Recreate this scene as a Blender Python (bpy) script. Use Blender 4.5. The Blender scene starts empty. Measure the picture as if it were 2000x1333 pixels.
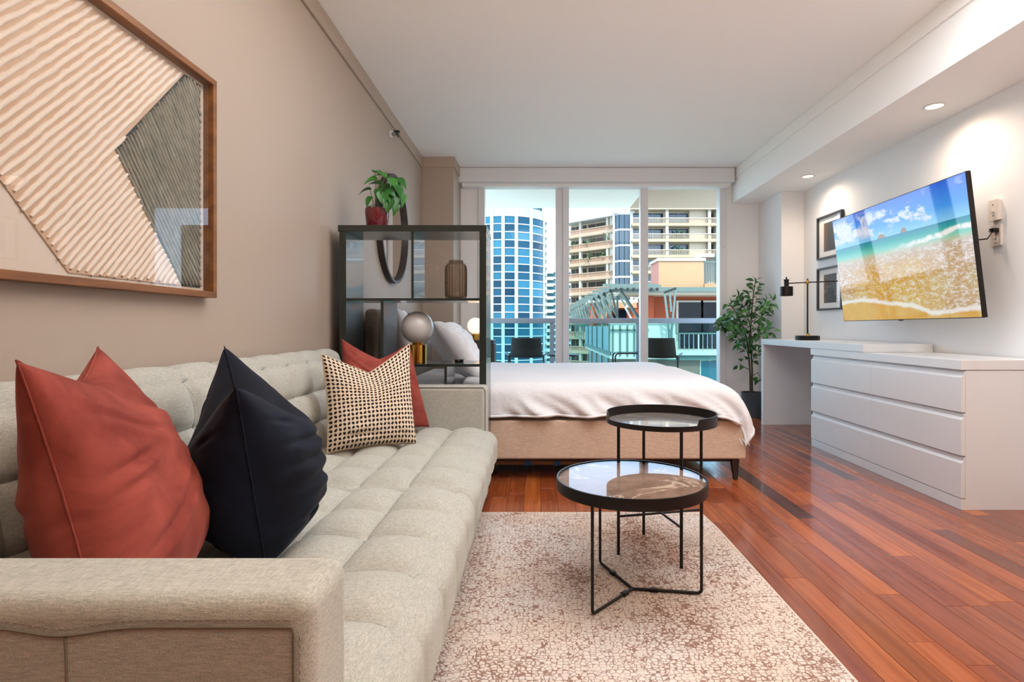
import bpy, bmesh, math, random
from mathutils import Vector, Matrix, noise as mnoise
random.seed(7)
S = bpy.context.scene
COL = S.collection
PI = math.pi
R = math.radians

# ------------------------------------------------------------------ camera
CAMH = 0.954                       # lens height; the room runs along +Y
cam_d = bpy.data.cameras.new('camera'); cam = bpy.data.objects.new('camera', cam_d); COL.objects.link(cam)
cam.location = (0, 0, CAMH); cam.rotation_euler = (R(90), 0, 0)
cam_d.sensor_width = 36; cam_d.lens = 19.8; cam_d.shift_x = -0.0235; cam_d.shift_y = -0.014
cam_d.clip_start = 0.02; cam_d.clip_end = 2000
S.camera = cam
# ------------------------------------------------------------------ sky, sun, lamps, exposure
W = bpy.data.worlds.new('world'); S.world = W; W.use_nodes = True
wn = W.node_tree.nodes; wl = W.node_tree.links
bg = wn['Background']
sky = wn.new('ShaderNodeTexSky'); sky.sky_type = 'NISHITA'; sky.sun_disc = False
sky.sun_elevation = R(52); sky.sun_rotation = R(200); sky.air_density = 1.0; sky.dust_density = 2.0; sky.ozone_density = 1.0
haze = wn.new('ShaderNodeMixRGB'); haze.blend_type = 'MIX'; haze.inputs[0].default_value = 0.5; haze.inputs[2].default_value = (6.4, 9.2, 12.6, 1)
wl.new(sky.outputs[0], haze.inputs[1]); wl.new(haze.outputs[0], bg.inputs[0])
bg.inputs[1].default_value = 0.54
def lamp(kind, name, loc, rot, energy, color, **k):
    d = bpy.data.lights.new(name, kind); d.energy = energy; d.color = color
    for a, v in k.items(): setattr(d, a, v)
    o = bpy.data.objects.new(name, d); COL.objects.link(o); o.location = loc; o.rotation_euler = rot
    return o
lamp('SUN', 'sun', (0, -20, 40), (R(40), 0, R(18)), 6.0, (1.0, 0.94, 0.85), angle=R(1.0))
lamp('AREA', 'overhead_fill', (0.75, 2.1, 2.63), (0, 0, 0), 52, (0.93, 0.965, 1.0), shape='RECTANGLE', size=2.4, size_y=1.4)  # added fill just above the frame, not a fixture of the room
lamp('SPOT', 'bounce_fill', (0.8, -0.5, 1.7), (R(180-30), 0, 0), 285, (1.0, 0.80, 0.62), spot_size=R(150), spot_blend=0.9, shadow_soft_size=0.03)  # added fill behind the camera, bounced off the ceiling; no real lamp there
for dy in (0.25, 1.85, 3.457, 5.065):
    lamp('SPOT', 'downlight_lamp', (2.445, dy, 2.285), (0, 0, 0), 24, (1.0, 0.76, 0.56), spot_size=R(168), spot_blend=1.0, shadow_soft_size=0.06)
S.view_settings.view_transform = 'Standard'; S.view_settings.look = 'None'
S.view_settings.exposure = 0.2; S.view_settings.gamma = 1.0; S.view_settings.use_curve_mapping = False
S.cycles.max_bounces = 14; S.cycles.transparent_max_bounces = 24; S.cycles.diffuse_bounces = 6; S.cycles.use_denoising = True
S.cycles.sample_clamp_indirect = 8

# ------------------------------------------------------------------ node helpers
def lin(c): return c/12.92 if c <= 0.04045 else ((c+0.055)/1.055)**2.4
def C(h): return tuple(lin(int(h[i:i+2], 16)/255) for i in (0, 2, 4)) + (1.0,)
class T:
    """node tree expression helper"""
    def __init__(s, m):
        m.use_nodes = True; s.t = m.node_tree; s.n = s.t.nodes; s.l = s.t.links
    def put(s, sock, v):
        if hasattr(v, 'is_output') or isinstance(v, bpy.types.NodeSocket): s.l.new(v, sock)
        elif v is not None: sock.default_value = v
    def math(s, op, a, b=None, c=None):
        n = s.n.new('ShaderNodeMath'); n.operation = op
        s.put(n.inputs[0], a)
        if b is not None: s.put(n.inputs[1], b)
        if c is not None: s.put(n.inputs[2], c)
        return n.outputs[0]
    def coord(s, which='Object'): return s.n.new('ShaderNodeTexCoord').outputs[which]
    def mapping(s, vec, scale=(1, 1, 1), loc=(0, 0, 0), rot=(0, 0, 0)):
        n = s.n.new('ShaderNodeMapping'); s.put(n.inputs[0], vec)
        n.inputs['Scale'].default_value = scale; s.put(n.inputs['Location'], loc); n.inputs['Rotation'].default_value = rot
        return n.outputs[0]
    def noise(s, vec, scale, detail=3, rough=0.5, dist=0):
        n = s.n.new('ShaderNodeTexNoise'); s.put(n.inputs['Vector'], vec)
        n.inputs['Scale'].default_value = scale; n.inputs['Detail'].default_value = detail; n.inputs['Roughness'].default_value = rough; n.inputs['Distortion'].default_value = dist
        return n.outputs[0]
    def voronoi(s, vec, scale, feature='F1', rnd=1.0, out=0):
        n = s.n.new('ShaderNodeTexVoronoi'); n.feature = feature; s.put(n.inputs['Vector'], vec)
        n.inputs['Scale'].default_value = scale; n.inputs['Randomness'].default_value = rnd
        return n.outputs[out]
    def ramp(s, f, stops, interp='LINEAR'):
        n = s.n.new('ShaderNodeValToRGB'); s.put(n.inputs[0], f); r = n.color_ramp; r.interpolation = interp
        while len(r.elements) < len(stops): r.elements.new(0.5)
        for e, (p, c) in zip(r.elements, stops): e.position = p; e.color = c if len(c) == 4 else tuple(c)+(1,)
        return n.outputs[0]
    def step(s, f, a, b):
        n = s.n.new('ShaderNodeMapRange'); n.interpolation_type = 'SMOOTHSTEP'; s.put(n.inputs[0], f)
        n.inputs[1].default_value = a; n.inputs[2].default_value = b
        return n.outputs[0]
    def mix(s, f, a, b, mode='MIX'):
        n = s.n.new('ShaderNodeMixRGB'); n.blend_type = mode; s.put(n.inputs[0], f); s.put(n.inputs[1], a); s.put(n.inputs[2], b)
        return n.outputs[0]
    def xyz(s, v):
        n = s.n.new('ShaderNodeSeparateXYZ'); s.put(n.inputs[0], v); return n.outputs
    def bump(s, h, strength, dist=0.01):
        n = s.n.new('ShaderNodeBump'); s.put(n.inputs['Height'], h); n.inputs['Strength'].default_value = strength; n.inputs['Distance'].default_value = dist
        return n.outputs[0]
MATS = {}
def mat(name, col, rough=0.5, metal=0.0, var=None, bump=None, sheen=0.0, coat=0.0, emit=0.0, spec=0.5, stretch=(1, 1, 1), fn=None):
    """principled material; var=(scale, colour2, amount) mottling, bump=(scale, strength)"""
    m = bpy.data.materials.new(name); t = T(m); b = t.n['Principled BSDF']
    c = C(col) if isinstance(col, str) else tuple(col)
    b.inputs['Base Color'].default_value = c; b.inputs['Roughness'].default_value = rough; b.inputs['Metallic'].default_value = metal
    b.inputs['Specular IOR Level'].default_value = spec; b.inputs['Coat Weight'].default_value = coat; b.inputs['Sheen Weight'].default_value = sheen
    if sheen: b.inputs['Sheen Roughness'].default_value = 0.4; b.inputs['Sheen Tint'].default_value = tuple(min(1, x*1.6+0.1) for x in c[:3])+(1,)
    vec = t.mapping(t.coord(), stretch) if (var or bump) else None
    if var:
        f = t.noise(vec, var[0], 4, 0.6)
        f = t.step(f, 0.5-var[2]*0.5, 0.5+var[2]*0.5)
        t.put(b.inputs['Base Color'], t.mix(f, c, C(var[1])))
    if bump: t.put(b.inputs['Normal'], t.bump(t.noise(vec, bump[0], 4, 0.6), bump[1], bump[2] if len(bump) > 2 else 0.004))
    if emit: b.inputs['Emission Color'].default_value = c; b.inputs['Emission Strength'].default_value = emit
    if fn: fn(t, b)
    MATS[name] = m
    return m
def glass(name, tint=(1, 1, 1), ior=1.45, rough=0.0):
    m = bpy.data.materials.new(name); t = T(m); t.n.remove(t.n['Principled BSDF'])
    tr = t.n.new('ShaderNodeBsdfTransparent'); tr.inputs[0].default_value = tuple(tint)+(1,)
    gl = t.n.new('ShaderNodeBsdfGlossy'); gl.inputs['Roughness'].default_value = rough
    fr = t.n.new('ShaderNodeFresnel'); fr.inputs[0].default_value = ior
    geo = t.n.new('ShaderNodeNewGeometry'); fac = t.math('MULTIPLY', fr.outputs[0], t.math('SUBTRACT', 1.0, geo.outputs['Backfacing']))
    mx = t.n.new('ShaderNodeMixShader'); t.l.new(fac, mx.inputs[0]); t.l.new(tr.outputs[0], mx.inputs[1]); t.l.new(gl.outputs[0], mx.inputs[2])
    t.l.new(mx.outputs[0], t.n['Material Output'].inputs[0]); MATS[name] = m
    return m

# ------------------------------------------------------------------ mesh helpers
class MB:
    def __init__(s): s.v = []; s.f = []; s.mi = []; s.uv = None
    def add(s, vs, fs, mi=0):
        k = len(s.v); s.v += [tuple(v) for v in vs]; s.f += [tuple(i+k for i in f) for f in fs]; s.mi += [mi]*len(fs)
        return s
    def box(s, x0, x1, y0, y1, z0, z1, mi=0):
        return s.add([(x0,y0,z0),(x1,y0,z0),(x1,y1,z0),(x0,y1,z0),(x0,y0,z1),(x1,y0,z1),(x1,y1,z1),(x0,y1,z1)],
                     [(0,3,2,1),(4,5,6,7),(0,1,5,4),(1,2,6,5),(2,3,7,6),(3,0,4,7)], mi)
    def hexa(s, p, mi=0):   # 8 points, bottom ring then top ring
        return s.add(p, [(0,3,2,1),(4,5,6,7),(0,1,5,4),(1,2,6,5),(2,3,7,6),(3,0,4,7)], mi)
    def lathe(s, prof, c=(0, 0, 0), n=32, caps=True, mi=0, wob=None):
        vs = []; fs = []
        for (r, z) in prof:
            for i in range(n):
                a = 2*PI*i/n; rr = r*(wob(a) if wob else 1)
                vs.append((c[0]+rr*math.cos(a), c[1]+rr*math.sin(a), c[2]+z))
        for j in range(len(prof)-1):
            for i in range(n):
                i2 = (i+1) % n; fs.append((j*n+i, j*n+i2, (j+1)*n+i2, (j+1)*n+i))
        if caps:
            fs.append(tuple(reversed(range(n)))); fs.append(tuple(range((len(prof)-1)*n, len(prof)*n)))
        return s.add(vs, fs, mi)
    def tube(s, pts, r, n=8, closed=False, mi=0):
        pts = [Vector(p) for p in pts]; m = len(pts); rr = r if isinstance(r, (list, tuple)) else [r]*m
        vs = []; fs = []; prev = None
        for i, p in enumerate(pts):
            a = pts[(i-1) % m] if (closed or i > 0) else p; b = pts[(i+1) % m] if (closed or i < m-1) else p
            d = (b-a).normalized()
            if prev is None:
                u = d.orthogonal().normalized()
            else:
                u = prev-d*prev.dot(d)
                u = u.normalized() if u.length > 1e-6 else d.orthogonal().normalized()
            prev = u; w = d.cross(u)
            for k in range(n):
                a2 = 2*PI*k/n; vs.append(p+(u*math.cos(a2)+w*math.sin(a2))*rr[i])
        rings = m if closed else m-1
        for j in range(rings):
            j2 = (j+1) % m
            for k in range(n):
                k2 = (k+1) % n; fs.append((j*n+k, j*n+k2, j2*n+k2, j2*n+k))
        if not closed:
            fs.append(tuple(reversed(range(n)))); fs.append(tuple(range((m-1)*n, m*n)))
        return s.add(vs, fs, mi)
    def grid(s, fn, nu, nv, mi=0):
        vs = [fn(i/nu, j/nv) for j in range(nv+1) for i in range(nu+1)]
        fs = [(j*(nu+1)+i, j*(nu+1)+i+1, (j+1)*(nu+1)+i+1, (j+1)*(nu+1)+i) for j in range(nv) for i in range(nu)]
        return s.add(vs, fs, mi)
    def mesh(s, name, mats, smooth=None):
        me = bpy.data.meshes.new(name); me.from_pydata(s.v, [], s.f)
        for m in (mats if isinstance(mats, (list, tuple)) else [mats]): me.materials.append(m)
        if any(s.mi): me.polygons.foreach_set('material_index', s.mi)
        me.update()
        if smooth is not None:
            me.shade_smooth(); me.set_sharp_from_angle(angle=R(smooth))
        return me
WM = {}
def link(name, me, parent=None, bevel=0, seg=2):
    o = bpy.data.objects.new(name, me); COL.objects.link(o)
    if parent is not None:
        o.parent = parent; o.matrix_parent_inverse = WM.get(parent.name, Matrix()).inverted()
    if bevel:
        md = o.modifiers.new('bevel', 'BEVEL'); md.width = bevel; md.segments = seg; md.limit_method = 'ANGLE'; md.angle_limit = R(35)
    return o
def part(name, mb, m, parent, smooth=None, bevel=0, label=None, stuff=False, seg=2):
    o = link(name, mb.mesh(name, m, smooth), parent, bevel, seg)
    if label: o['label'] = label
    if stuff: o['kind'] = 'stuff'
    return o
def tag(o, label, cat, group=None):
    o['label'] = label; o['category'] = cat
    if group: o['group'] = group
    return o
def thing(name, loc, label, cat, group=None, rz=0):
    o = bpy.data.objects.new(name, None); COL.objects.link(o); o.empty_display_size = 0.1
    o.location = loc; o.rotation_euler = (0, 0, rz)
    WM[o.name] = Matrix.LocRotScale(Vector(loc), Matrix.Rotation(rz, 3, 'Z').to_quaternion(), None)
    return tag(o, label, cat, group)
def struct(name, mb=None, m=None, parent=None, bevel=0, smooth=None, loc=(0, 0, 0)):
    if mb is None:
        o = bpy.data.objects.new(name, None); COL.objects.link(o); o.location = loc; WM[o.name] = Matrix.Translation(loc)
    else: o = link(name, mb.mesh(name, m, smooth), parent, bevel)
    if parent is None: o['kind'] = 'structure'
    return o
def B(*a): return MB().box(*a)
def nz(p, s=1.0, seed=0.0): return mnoise.noise(Vector((p[0]*s+seed, p[1]*s+seed*1.7, p[2]*s-seed)))
def sst(x, a, b):
    t = max(0, min(1, (x-a)/(b-a))); return t*t*(3-2*t)
def arc(n, f): return [f(2*PI*i/n) for i in range(n)]
def copy_tree(src, dx, label=None, group=None):
    c = src.copy(); COL.objects.link(c); c.location = Vector(src.location)+Vector(dx)
    if label: c['label'] = label
    if group: c['group'] = group
    WM[c.name] = Matrix.Translation(dx) @ WM[src.name]
    for ch in list(src.children):
        d = ch.copy(); COL.objects.link(d); d.parent = c
        for g in list(ch.children):
            e = g.copy(); COL.objects.link(e); e.parent = d
    return c

# ------------------------------------------------------------------ materials
def fabric(name, c1, c2, scale=240, bumps=0.35):
    def fn(t, b):
        o = t.coord()
        f1 = t.noise(t.mapping(o, (1, 0.16, 1)), scale, 3, 0.7); f2 = t.noise(t.mapping(o, (0.16, 1, 1)), scale, 3, 0.7); f3 = t.noise(o, 9, 3)
        f = t.math('ADD', t.math('MULTIPLY', t.math('ADD', f1, f2), 0.47), t.math('MULTIPLY', f3, 0.06))
        t.put(b.inputs['Base Color'], t.ramp(f, [(0.40, C(c2)), (0.60, C(c1))]))
        t.put(b.inputs['Normal'], t.bump(t.math('ADD', f1, f2), bumps, 0.003))
    return mat(name, c1, 0.95, sheen=0.25, spec=0.15, fn=fn)
m_wall = mat('white_paint', 'ebeced', 0.6, bump=(180, 0.04))
m_taupe = mat('taupe_paint', 'ab9c8e', 0.6, bump=(180, 0.05))
m_ceil = mat('ceiling_paint', 'f5f5f4', 0.75)
m_lino = fabric('sofa_linen', 'bfbfb7', '9d9d94', 420)
m_thread = mat('thread', '756f63', 0.9); m_seam = mat('seam_thread', '918f84', 0.95)
m_black = mat('black_metal', '26211f', 0.38, 0.6, spec=0.5)
m_brass = mat('brass', 'c99a45', 0.2, 1.0)
m_white = mat('white_lacquer', 'dcdfe2', 0.28, spec=0.5)
m_whiteframe = mat('white_window_frame', 'dcdde0', 0.35)
m_pane = glass('window_glass', ior=1.28)
m_thin = glass('picture_glass', ior=1.38)

def floor_fn(t, b):
    oi = t.n.new('ShaderNodeObjectInfo'); rnd = oi.outputs['Random']
    o = t.coord()
    off = t.n.new('ShaderNodeCombineXYZ'); t.put(off.inputs[0], t.math('MULTIPLY', rnd, 31.0)); t.put(off.inputs[1], t.math('MULTIPLY', rnd, 57.0))
    v = t.mapping(o, (1, 0.055, 1), loc=off.outputs[0])
    g = t.noise(v, 42, 2, 0.55, 0.4); g2 = t.noise(v, 9, 3, 0.5, 1.2)
    base = t.ramp(rnd, [(0.0, C('9a4f28')), (0.14, C('844026')), (0.30, C('aa5a30')), (0.42, C('633226')), (0.52, C('b8642c')), (0.64, C('934828')), (0.78, C('ac5c32')), (0.86, C('4a2b25')), (0.92, C('9a4f28')), (1.0, C('bd6c34'))])
    dark = t.mix(1.0, base, (0.70, 0.61, 0.58, 1), 'MULTIPLY')
    col = t.mix(t.step(t.math('ADD', t.math('MULTIPLY', g, 0.6), t.math('MULTIPLY', g2, 0.5)), 0.42, 0.68), dark, base)
    t.put(b.inputs['Base Color'], col)
    t.put(b.inputs['Roughness'], t.math('ADD', t.math('MULTIPLY', g, 0.05), 0.19))
    t.put(b.inputs['Normal'], t.bump(g2, 0.015, 0.002))
m_plank = mat('hardwood_plank', '8f4a30', 0.2, coat=0.25, fn=floor_fn)
m_under = mat('subfloor', '2a1510', 0.7)

def rug_fn(t, b):
    o = t.coord()
    w = t.mapping(o, (1, 1.2, 1))
    wob = t.noise(o, 14, 2)
    v = t.n.new('ShaderNodeVectorMath'); v.operation = 'ADD'; t.put(v.inputs[0], w)
    sc = t.n.new('ShaderNodeVectorMath'); sc.operation = 'SCALE'; nt = t.n.new('ShaderNodeTexNoise'); nt.inputs['Scale'].default_value = 30; t.put(nt.inputs['Vector'], o)
    t.put(sc.inputs[0], nt.outputs['Color']); sc.inputs['Scale'].default_value = 0.012; t.put(v.inputs[1], sc.outputs[0])
    e = t.voronoi(v.outputs[0], 60, 'DISTANCE_TO_EDGE', 0.60)
    patch = t.noise(t.mapping(o, (1.0, 0.45, 1)), 2.9, 5, 0.62, 0.3)
    fine = t.noise(o, 26, 3, 0.6)
    mask = t.math('ADD', t.math('MULTIPLY', patch, 0.88), t.math('MULTIPLY', fine, 0.12))
    stain = t.step(mask, 0.52, 0.72)
    thr = t.math('ADD', t.math('MULTIPLY', t.step(mask, 0.43, 0.70), 0.085), 0.045)
    line = t.math('LESS_THAN', e, thr)
    linesoft = t.math('MULTIPLY', line, t.step(fine, 0.25, 0.50))
    base = t.ramp(t.noise(o, 2.2, 3), [(0.35, C('d9d2cd')), (0.62, C('d9c8ba'))])
    base = t.mix(t.math('MULTIPLY', stain, 0.7), base, C('b98d78'))
    col = t.mix(t.math('MULTIPLY', linesoft, 0.9), base, t.mix(stain, C('8a6758'), C('70412f')))
    t.put(b.inputs['Base Color'], col)
    t.put(b.inputs['Normal'], t.bump(t.step(e, 0.0, 0.22), 0.5, 0.004))
m_rug = mat('woven_rug', 'd9cec6', 0.95, sheen=0.2, spec=0.1, fn=rug_fn)
m_rugedge = mat('rug_edge', 'd8cbbf', 0.95)

# ------------------------------------------------------------------ room shell
XL, XR, CEIL, YW, YB = -1.157, 2.685, 2.664, 6.24, -3.2
XS, ZS = 2.156, 2.310          # soffit inner face and underside
base = B(XL-0.1, XR+0.1, YB-0.1, YW+0.1, -0.06, -0.012)
floor = struct('floor', base, m_under)
PW = 0.091
rows = int((XR-XL)/PW)+1
meshes = {}
def plank_mesh(L):
    k = round(L, 2)
    if k not in meshes:
        g = 0.0007; e = 0.0005; x1 = PW-g; y1 = k-g
        vs = [(g,g,-0.012),(x1,g,-0.012),(x1,y1,-0.012),(g,y1,-0.012),(g,g,-e),(x1,g,-e),(x1,y1,-e),(g,y1,-e),(g+e,g+e,0),(x1-e,g+e,0),(x1-e,y1-e,0),(g+e,y1-e,0)]
        fs = [(0,1,5,4),(1,2,6,5),(2,3,7,6),(3,0,4,7),(4,5,9,8),(5,6,10,9),(6,7,11,10),(7,4,8,11),(8,9,10,11)]
        meshes[k] = MB().add(vs, fs).mesh('plank', m_plank)
    return meshes[k]
rest = MB(); nplank = 0
rp = random.Random(11)
for r_ in range(rows):
    x = XL+r_*PW; y = YB-rp.random()*1.0
    while y < YW:
        L = round(rp.choice([0.42, 0.6, 0.78, 0.9, 1.1, 1.3]), 2); y2 = y+L
        cx = x+PW/2
        vis = y2 > 1.45 and ((cx > 0.80 and cx < 2.25 and y < 5.6) or (cx > 2.2 and y < 2.95) or (cx > -0.30 and cx <= 0.85 and y2 > 2.82 and y < 3.75) or (cx > 1.2 and y2 > 3.4)) and cx < 2.68
        if vis and nplank < 298:
            o = link('plank', plank_mesh(L), floor); o.location = (x, y, 0); nplank += 1
        else:
            rest.box(x+0.0009, min(x+PW-0.0009, XR+0.05), max(y, YB)+0.0009, min(y2, YW+0.05)-0.0009, -0.012, 0)
        y = y2
part('distant_planks', rest, m_plank, floor, stuff=True)
struct('ceiling', B(XL-0.1, XR+0.1, YB-0.1, YW+0.1, CEIL, CEIL+0.15), m_ceil)
struct('ceiling_soffit', B(XS, XR, YB, YW, ZS, CEIL), m_ceil)
struct('wall_left', B(XL-0.12, XL, YB, YW+0.1, 0, CEIL), m_taupe)
struct('wall_right', B(XR, XR+0.12, YB, YW+0.1, 0, CEIL), m_wall)
struct('wall_near', B(XL-0.12, XR+0.12, YB-0.12, YB, 0, CEIL), m_taupe)
# window wall: pieces around the opening
GX0, GX1, GZ0, GZ1 = -0.565, 2.02, 0.06, 2.49
struct('wall_far', B(XL, GX0-0.07, YW-0.02, YW+0.1, 0, CEIL).box(GX1+0.07, XR, YW-0.02, YW+0.1, 0, CEIL).box(GX0-0.07, GX1+0.07, YW-0.02, YW+0.1, 2.55, CEIL), m_wall)
struct('column_left', B(XL, -0.831, 5.68, YW-0.02, 0, CEIL), m_taupe, bevel=0.004)
struct('column_right', B(2.456, XR, 5.64, YW-0.02, 0, ZS), m_wall, bevel=0.004)
# crown bands
struct('trim_1', B(XL, XL+0.016, YB, 5.68, CEIL-0.103, CEIL), m_taupe, bevel=0.004)
struct('trim_2', B(XL, -0.815, 5.664, 5.68, CEIL-0.103, CEIL).box(-0.831, -0.815, 5.68, 6.1, CEIL-0.103, CEIL), m_taupe, bevel=0.004)
struct('trim_3', B(XS-0.014, XS, YB, 6.08, CEIL-0.10, CEIL), m_ceil, bevel=0.004)
struct('baseboard_right', B(XR-0.014, XR, YB, 5.64, 0, 0.1), m_wall, bevel=0.003)
struct('baseboard_left', B(XL, XL+0.014, YB, 5.68, 0, 0.1), m_taupe, bevel=0.003)
struct('baseboard_far', B(GX1+0.12, 2.456, YW-0.034, YW-0.02, 0, 0.1), m_wall, bevel=0.003)
struct('trim_4', B(-0.86, 2.13, 6.03, YW-0.02, 2.508, CEIL-0.004), m_white, bevel=0.006)   # shade box over the window
struct('trim_5', B(-0.80, 2.10, 6.09, YW-0.03, 2.475, 2.508), m_wall, bevel=0.003)
# ------------------------------------------------------------------ window
win = struct('window_1', loc=(0.7, YW, 0))
part('head_frame', B(GX0-0.07, GX1+0.07, YW-0.05, YW+0.07, GZ1, 2.55), m_whiteframe, win, bevel=0.004)
part('sill_frame', B(GX0-0.07, GX1+0.07, YW-0.05, YW+0.07, 0, GZ0), m_whiteframe, win, bevel=0.004)
part('jamb_frame', B(GX0-0.07, GX0, YW-0.05, YW+0.07, GZ0, GZ1), m_whiteframe, win, bevel=0.004)
part('jamb_frame', B(GX1, GX1+0.07, YW-0.05, YW+0.07, GZ0, GZ1), m_whiteframe, win, bevel=0.004)
sc = 6.24/1100
mulls = [((1085-1047)*sc, (1099-1047)*sc, 0.03), ((1099-1047)*sc, (1111-1047)*sc, 0.0), ((1250-1047)*sc, (1265-1047)*sc, 0.02)]
for a, b_, dy in mulls:
    part('mullion', B(a, b_, YW-0.05+dy, YW+0.06, GZ0, GZ1), m_whiteframe, win, bevel=0.004)
pan = [(GX0, mulls[0][0]), (mulls[1][1], mulls[2][0]), (mulls[2][1], GX1)]
for a, b_ in pan:
    part('glass_pane', B(a-0.005, b_+0.005, YW+0.012, YW+0.018, GZ0-0.005, GZ1+0.005), m_pane, win)
part('latch', MB().lathe([(0.012, 0), (0.012, 0.012)], (0, 0, 0), 12), m_white, win).matrix_local = Matrix.Translation((GX1+0.055-0.7, -0.05, 1.84)) @ Matrix.Rotation(R(90), 4, 'X')
# ------------------------------------------------------------------ balcony
m_conc = mat('balcony_concrete', 'b5aca2', 0.8, var=(6, 'a59c92', 0.5))
m_soff = mat('balcony_soffit_paint', 'f2f0ea', 0.8)
m_soff2 = mat('balcony_soffit_shaded', 'c2aa98', 0.8)  # shaded stretch of the white soffit, shade put into the colour
m_steel = mat('grey_aluminium', '8b9096', 0.4, 0.5)
m_teal = glass('teal_rail_glass', (0.60, 0.81, 0.80), 1.3)
m_dgreen = mat('dark_green_rope', '0f160e', 0.85, bump=(300, 0.6))
struct('balcony_floor', B(-4.5, 6, YW+0.1, 8.0, -0.2, -0.02), m_conc)
struct('balcony_ceiling', B(-4.5, 1.30, YW+0.1, 7.82, 2.6, 2.85), m_soff)
struct('balcony_ceiling_shaded', B(1.30, 6, YW+0.1, 7.82, 2.6, 2.85), m_soff2)  # same ceiling continued, coloured as if in shadow
rail = thing('balcony_railing', (0.5, 7.75, -0.02), 'aluminium balcony railing with teal glass panels outside the window', 'railing')
part('top_rail', B(-4.4, 5.9, 7.70, 7.79, 1.0, 1.07), m_steel, rail, bevel=0.006)
part('bottom_rail', B(-4.4, 5.9, 7.72, 7.77, 0.04, 0.08), m_steel, rail, bevel=0.004)
posts = [-4.2, -2.7, -1.2, (1078-1047)/1100*7.75, (1246.5-1047)/1100*7.75, 2.9, 4.3, 5.8]
for x in posts: part('rail_post', B(x-0.03, x+0.03, 7.72, 7.77, -0.02, 1.0), m_steel, rail, bevel=0.004)
for a, b_ in zip(posts[:-1], posts[1:]): part('glass_panel', B(a+0.03, b_-0.03, 7.742, 7.75, 0.08, 1.0), m_teal, rail)

def patio_chair(x, y, rz, label):
    t = thing('patio_chair', (x, y, -0.02), label, 'chair', 'balcony chairs', rz)
    M4 = WM[t.name]
    def w(p): return M4 @ Vector(p)
    g = MB()
    def back(u, v):
        a = (u-0.5)*2; xx = a*(0.185-0.02*v); yy = 0.22-0.10*a*a*1.2+v*0.07; zz = 0.60+v*0.24
        return w((xx, yy, zz))
    g.grid(back, 14, 6)
    o = part('backrest', g, m_dgreen, t, 60); sd = o.modifiers.new('thick', 'SOLIDIFY'); sd.thickness = 0.018
    g = MB().grid(lambda u, v: w(((u-0.5)*0.46, -0.22+v*0.42, 0.44-0.02*math.sin(v*PI))), 8, 8)
    o = part('seat', g, m_dgreen, t, 60); sd = o.modifiers.new('thick', 'SOLIDIFY'); sd.thickness = 0.02
    for sx in (-1, 1):
        part('leg', MB().tube([w((sx*0.21, -0.21, 0.44)), w((sx*0.25, -0.26, 0))], 0.011), m_black, t, 60)
        part('leg', MB().tube([w((sx*0.21, 0.20, 0.62)), w((sx*0.24, 0.28, 0))], 0.011), m_black, t, 60)
        part('arm', MB().tube([w((sx*0.21, 0.16, 0.62)), w((sx*0.26, 0.0, 0.645)), w((sx*0.26, -0.20, 0.64)), w((sx*0.22, -0.23, 0.6)), w((sx*0.21, -0.21, 0.44))], 0.010), m_black, t, 60)
    part('seat_bar', MB().tube([w((-0.21, 0.19, 0.44)), w((0.21, 0.19, 0.44))], 0.011), m_black, t, 60)
    return t
def backrot(x, y): return 0
patio_chair(-0.12, 7.05, R(180), 'dark green rope balcony chair seen through the left window pane')
patio_chair(1.53, 6.95, R(165), 'dark green rope balcony chair seen through the right window pane')
bt = thing('bench_table', (1.23, 7.48, -0.02), 'low black bent-tube balcony table in the middle window pane', 'table')
for yy in (7.36, 7.60): part('frame_hoop', MB().tube([(1.036, yy, -0.02), (1.036, yy, 0.56), (1.048, yy, 0.59), (1.075, yy, 0.605), (1.40, yy, 0.605), (1.428, yy, 0.59), (1.44, yy, 0.56), (1.44, yy, -0.02)], 0.011), m_black, bt, 60)
part('table_top', B(1.06, 1.41, 7.35, 7.61, 0.600, 0.612), m_black, bt, bevel=0.003)
def patio_table(x, y, label):
    t = thing('patio_table', (x, y, -0.02), label, 'table', 'balcony side tables')
    part('table_top', MB().lathe([(0.0, 0.60), (0.20, 0.60), (0.205, 0.612), (0.20, 0.624), (0.0, 0.624)], (x, y, -0.02), 28, False), m_black, t, 40)
    part('pedestal', MB().lathe([(0.14, 0), (0.14, 0.012), (0.015, 0.02), (0.015, 0.6)], (x, y, -0.02), 16), m_black, t, 40)
patio_table(0.34, 7.2, 'small round dark balcony table between two chairs')
patio_table(-0.72, 7.1, 'small dark balcony table at the left end of the window')

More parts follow.
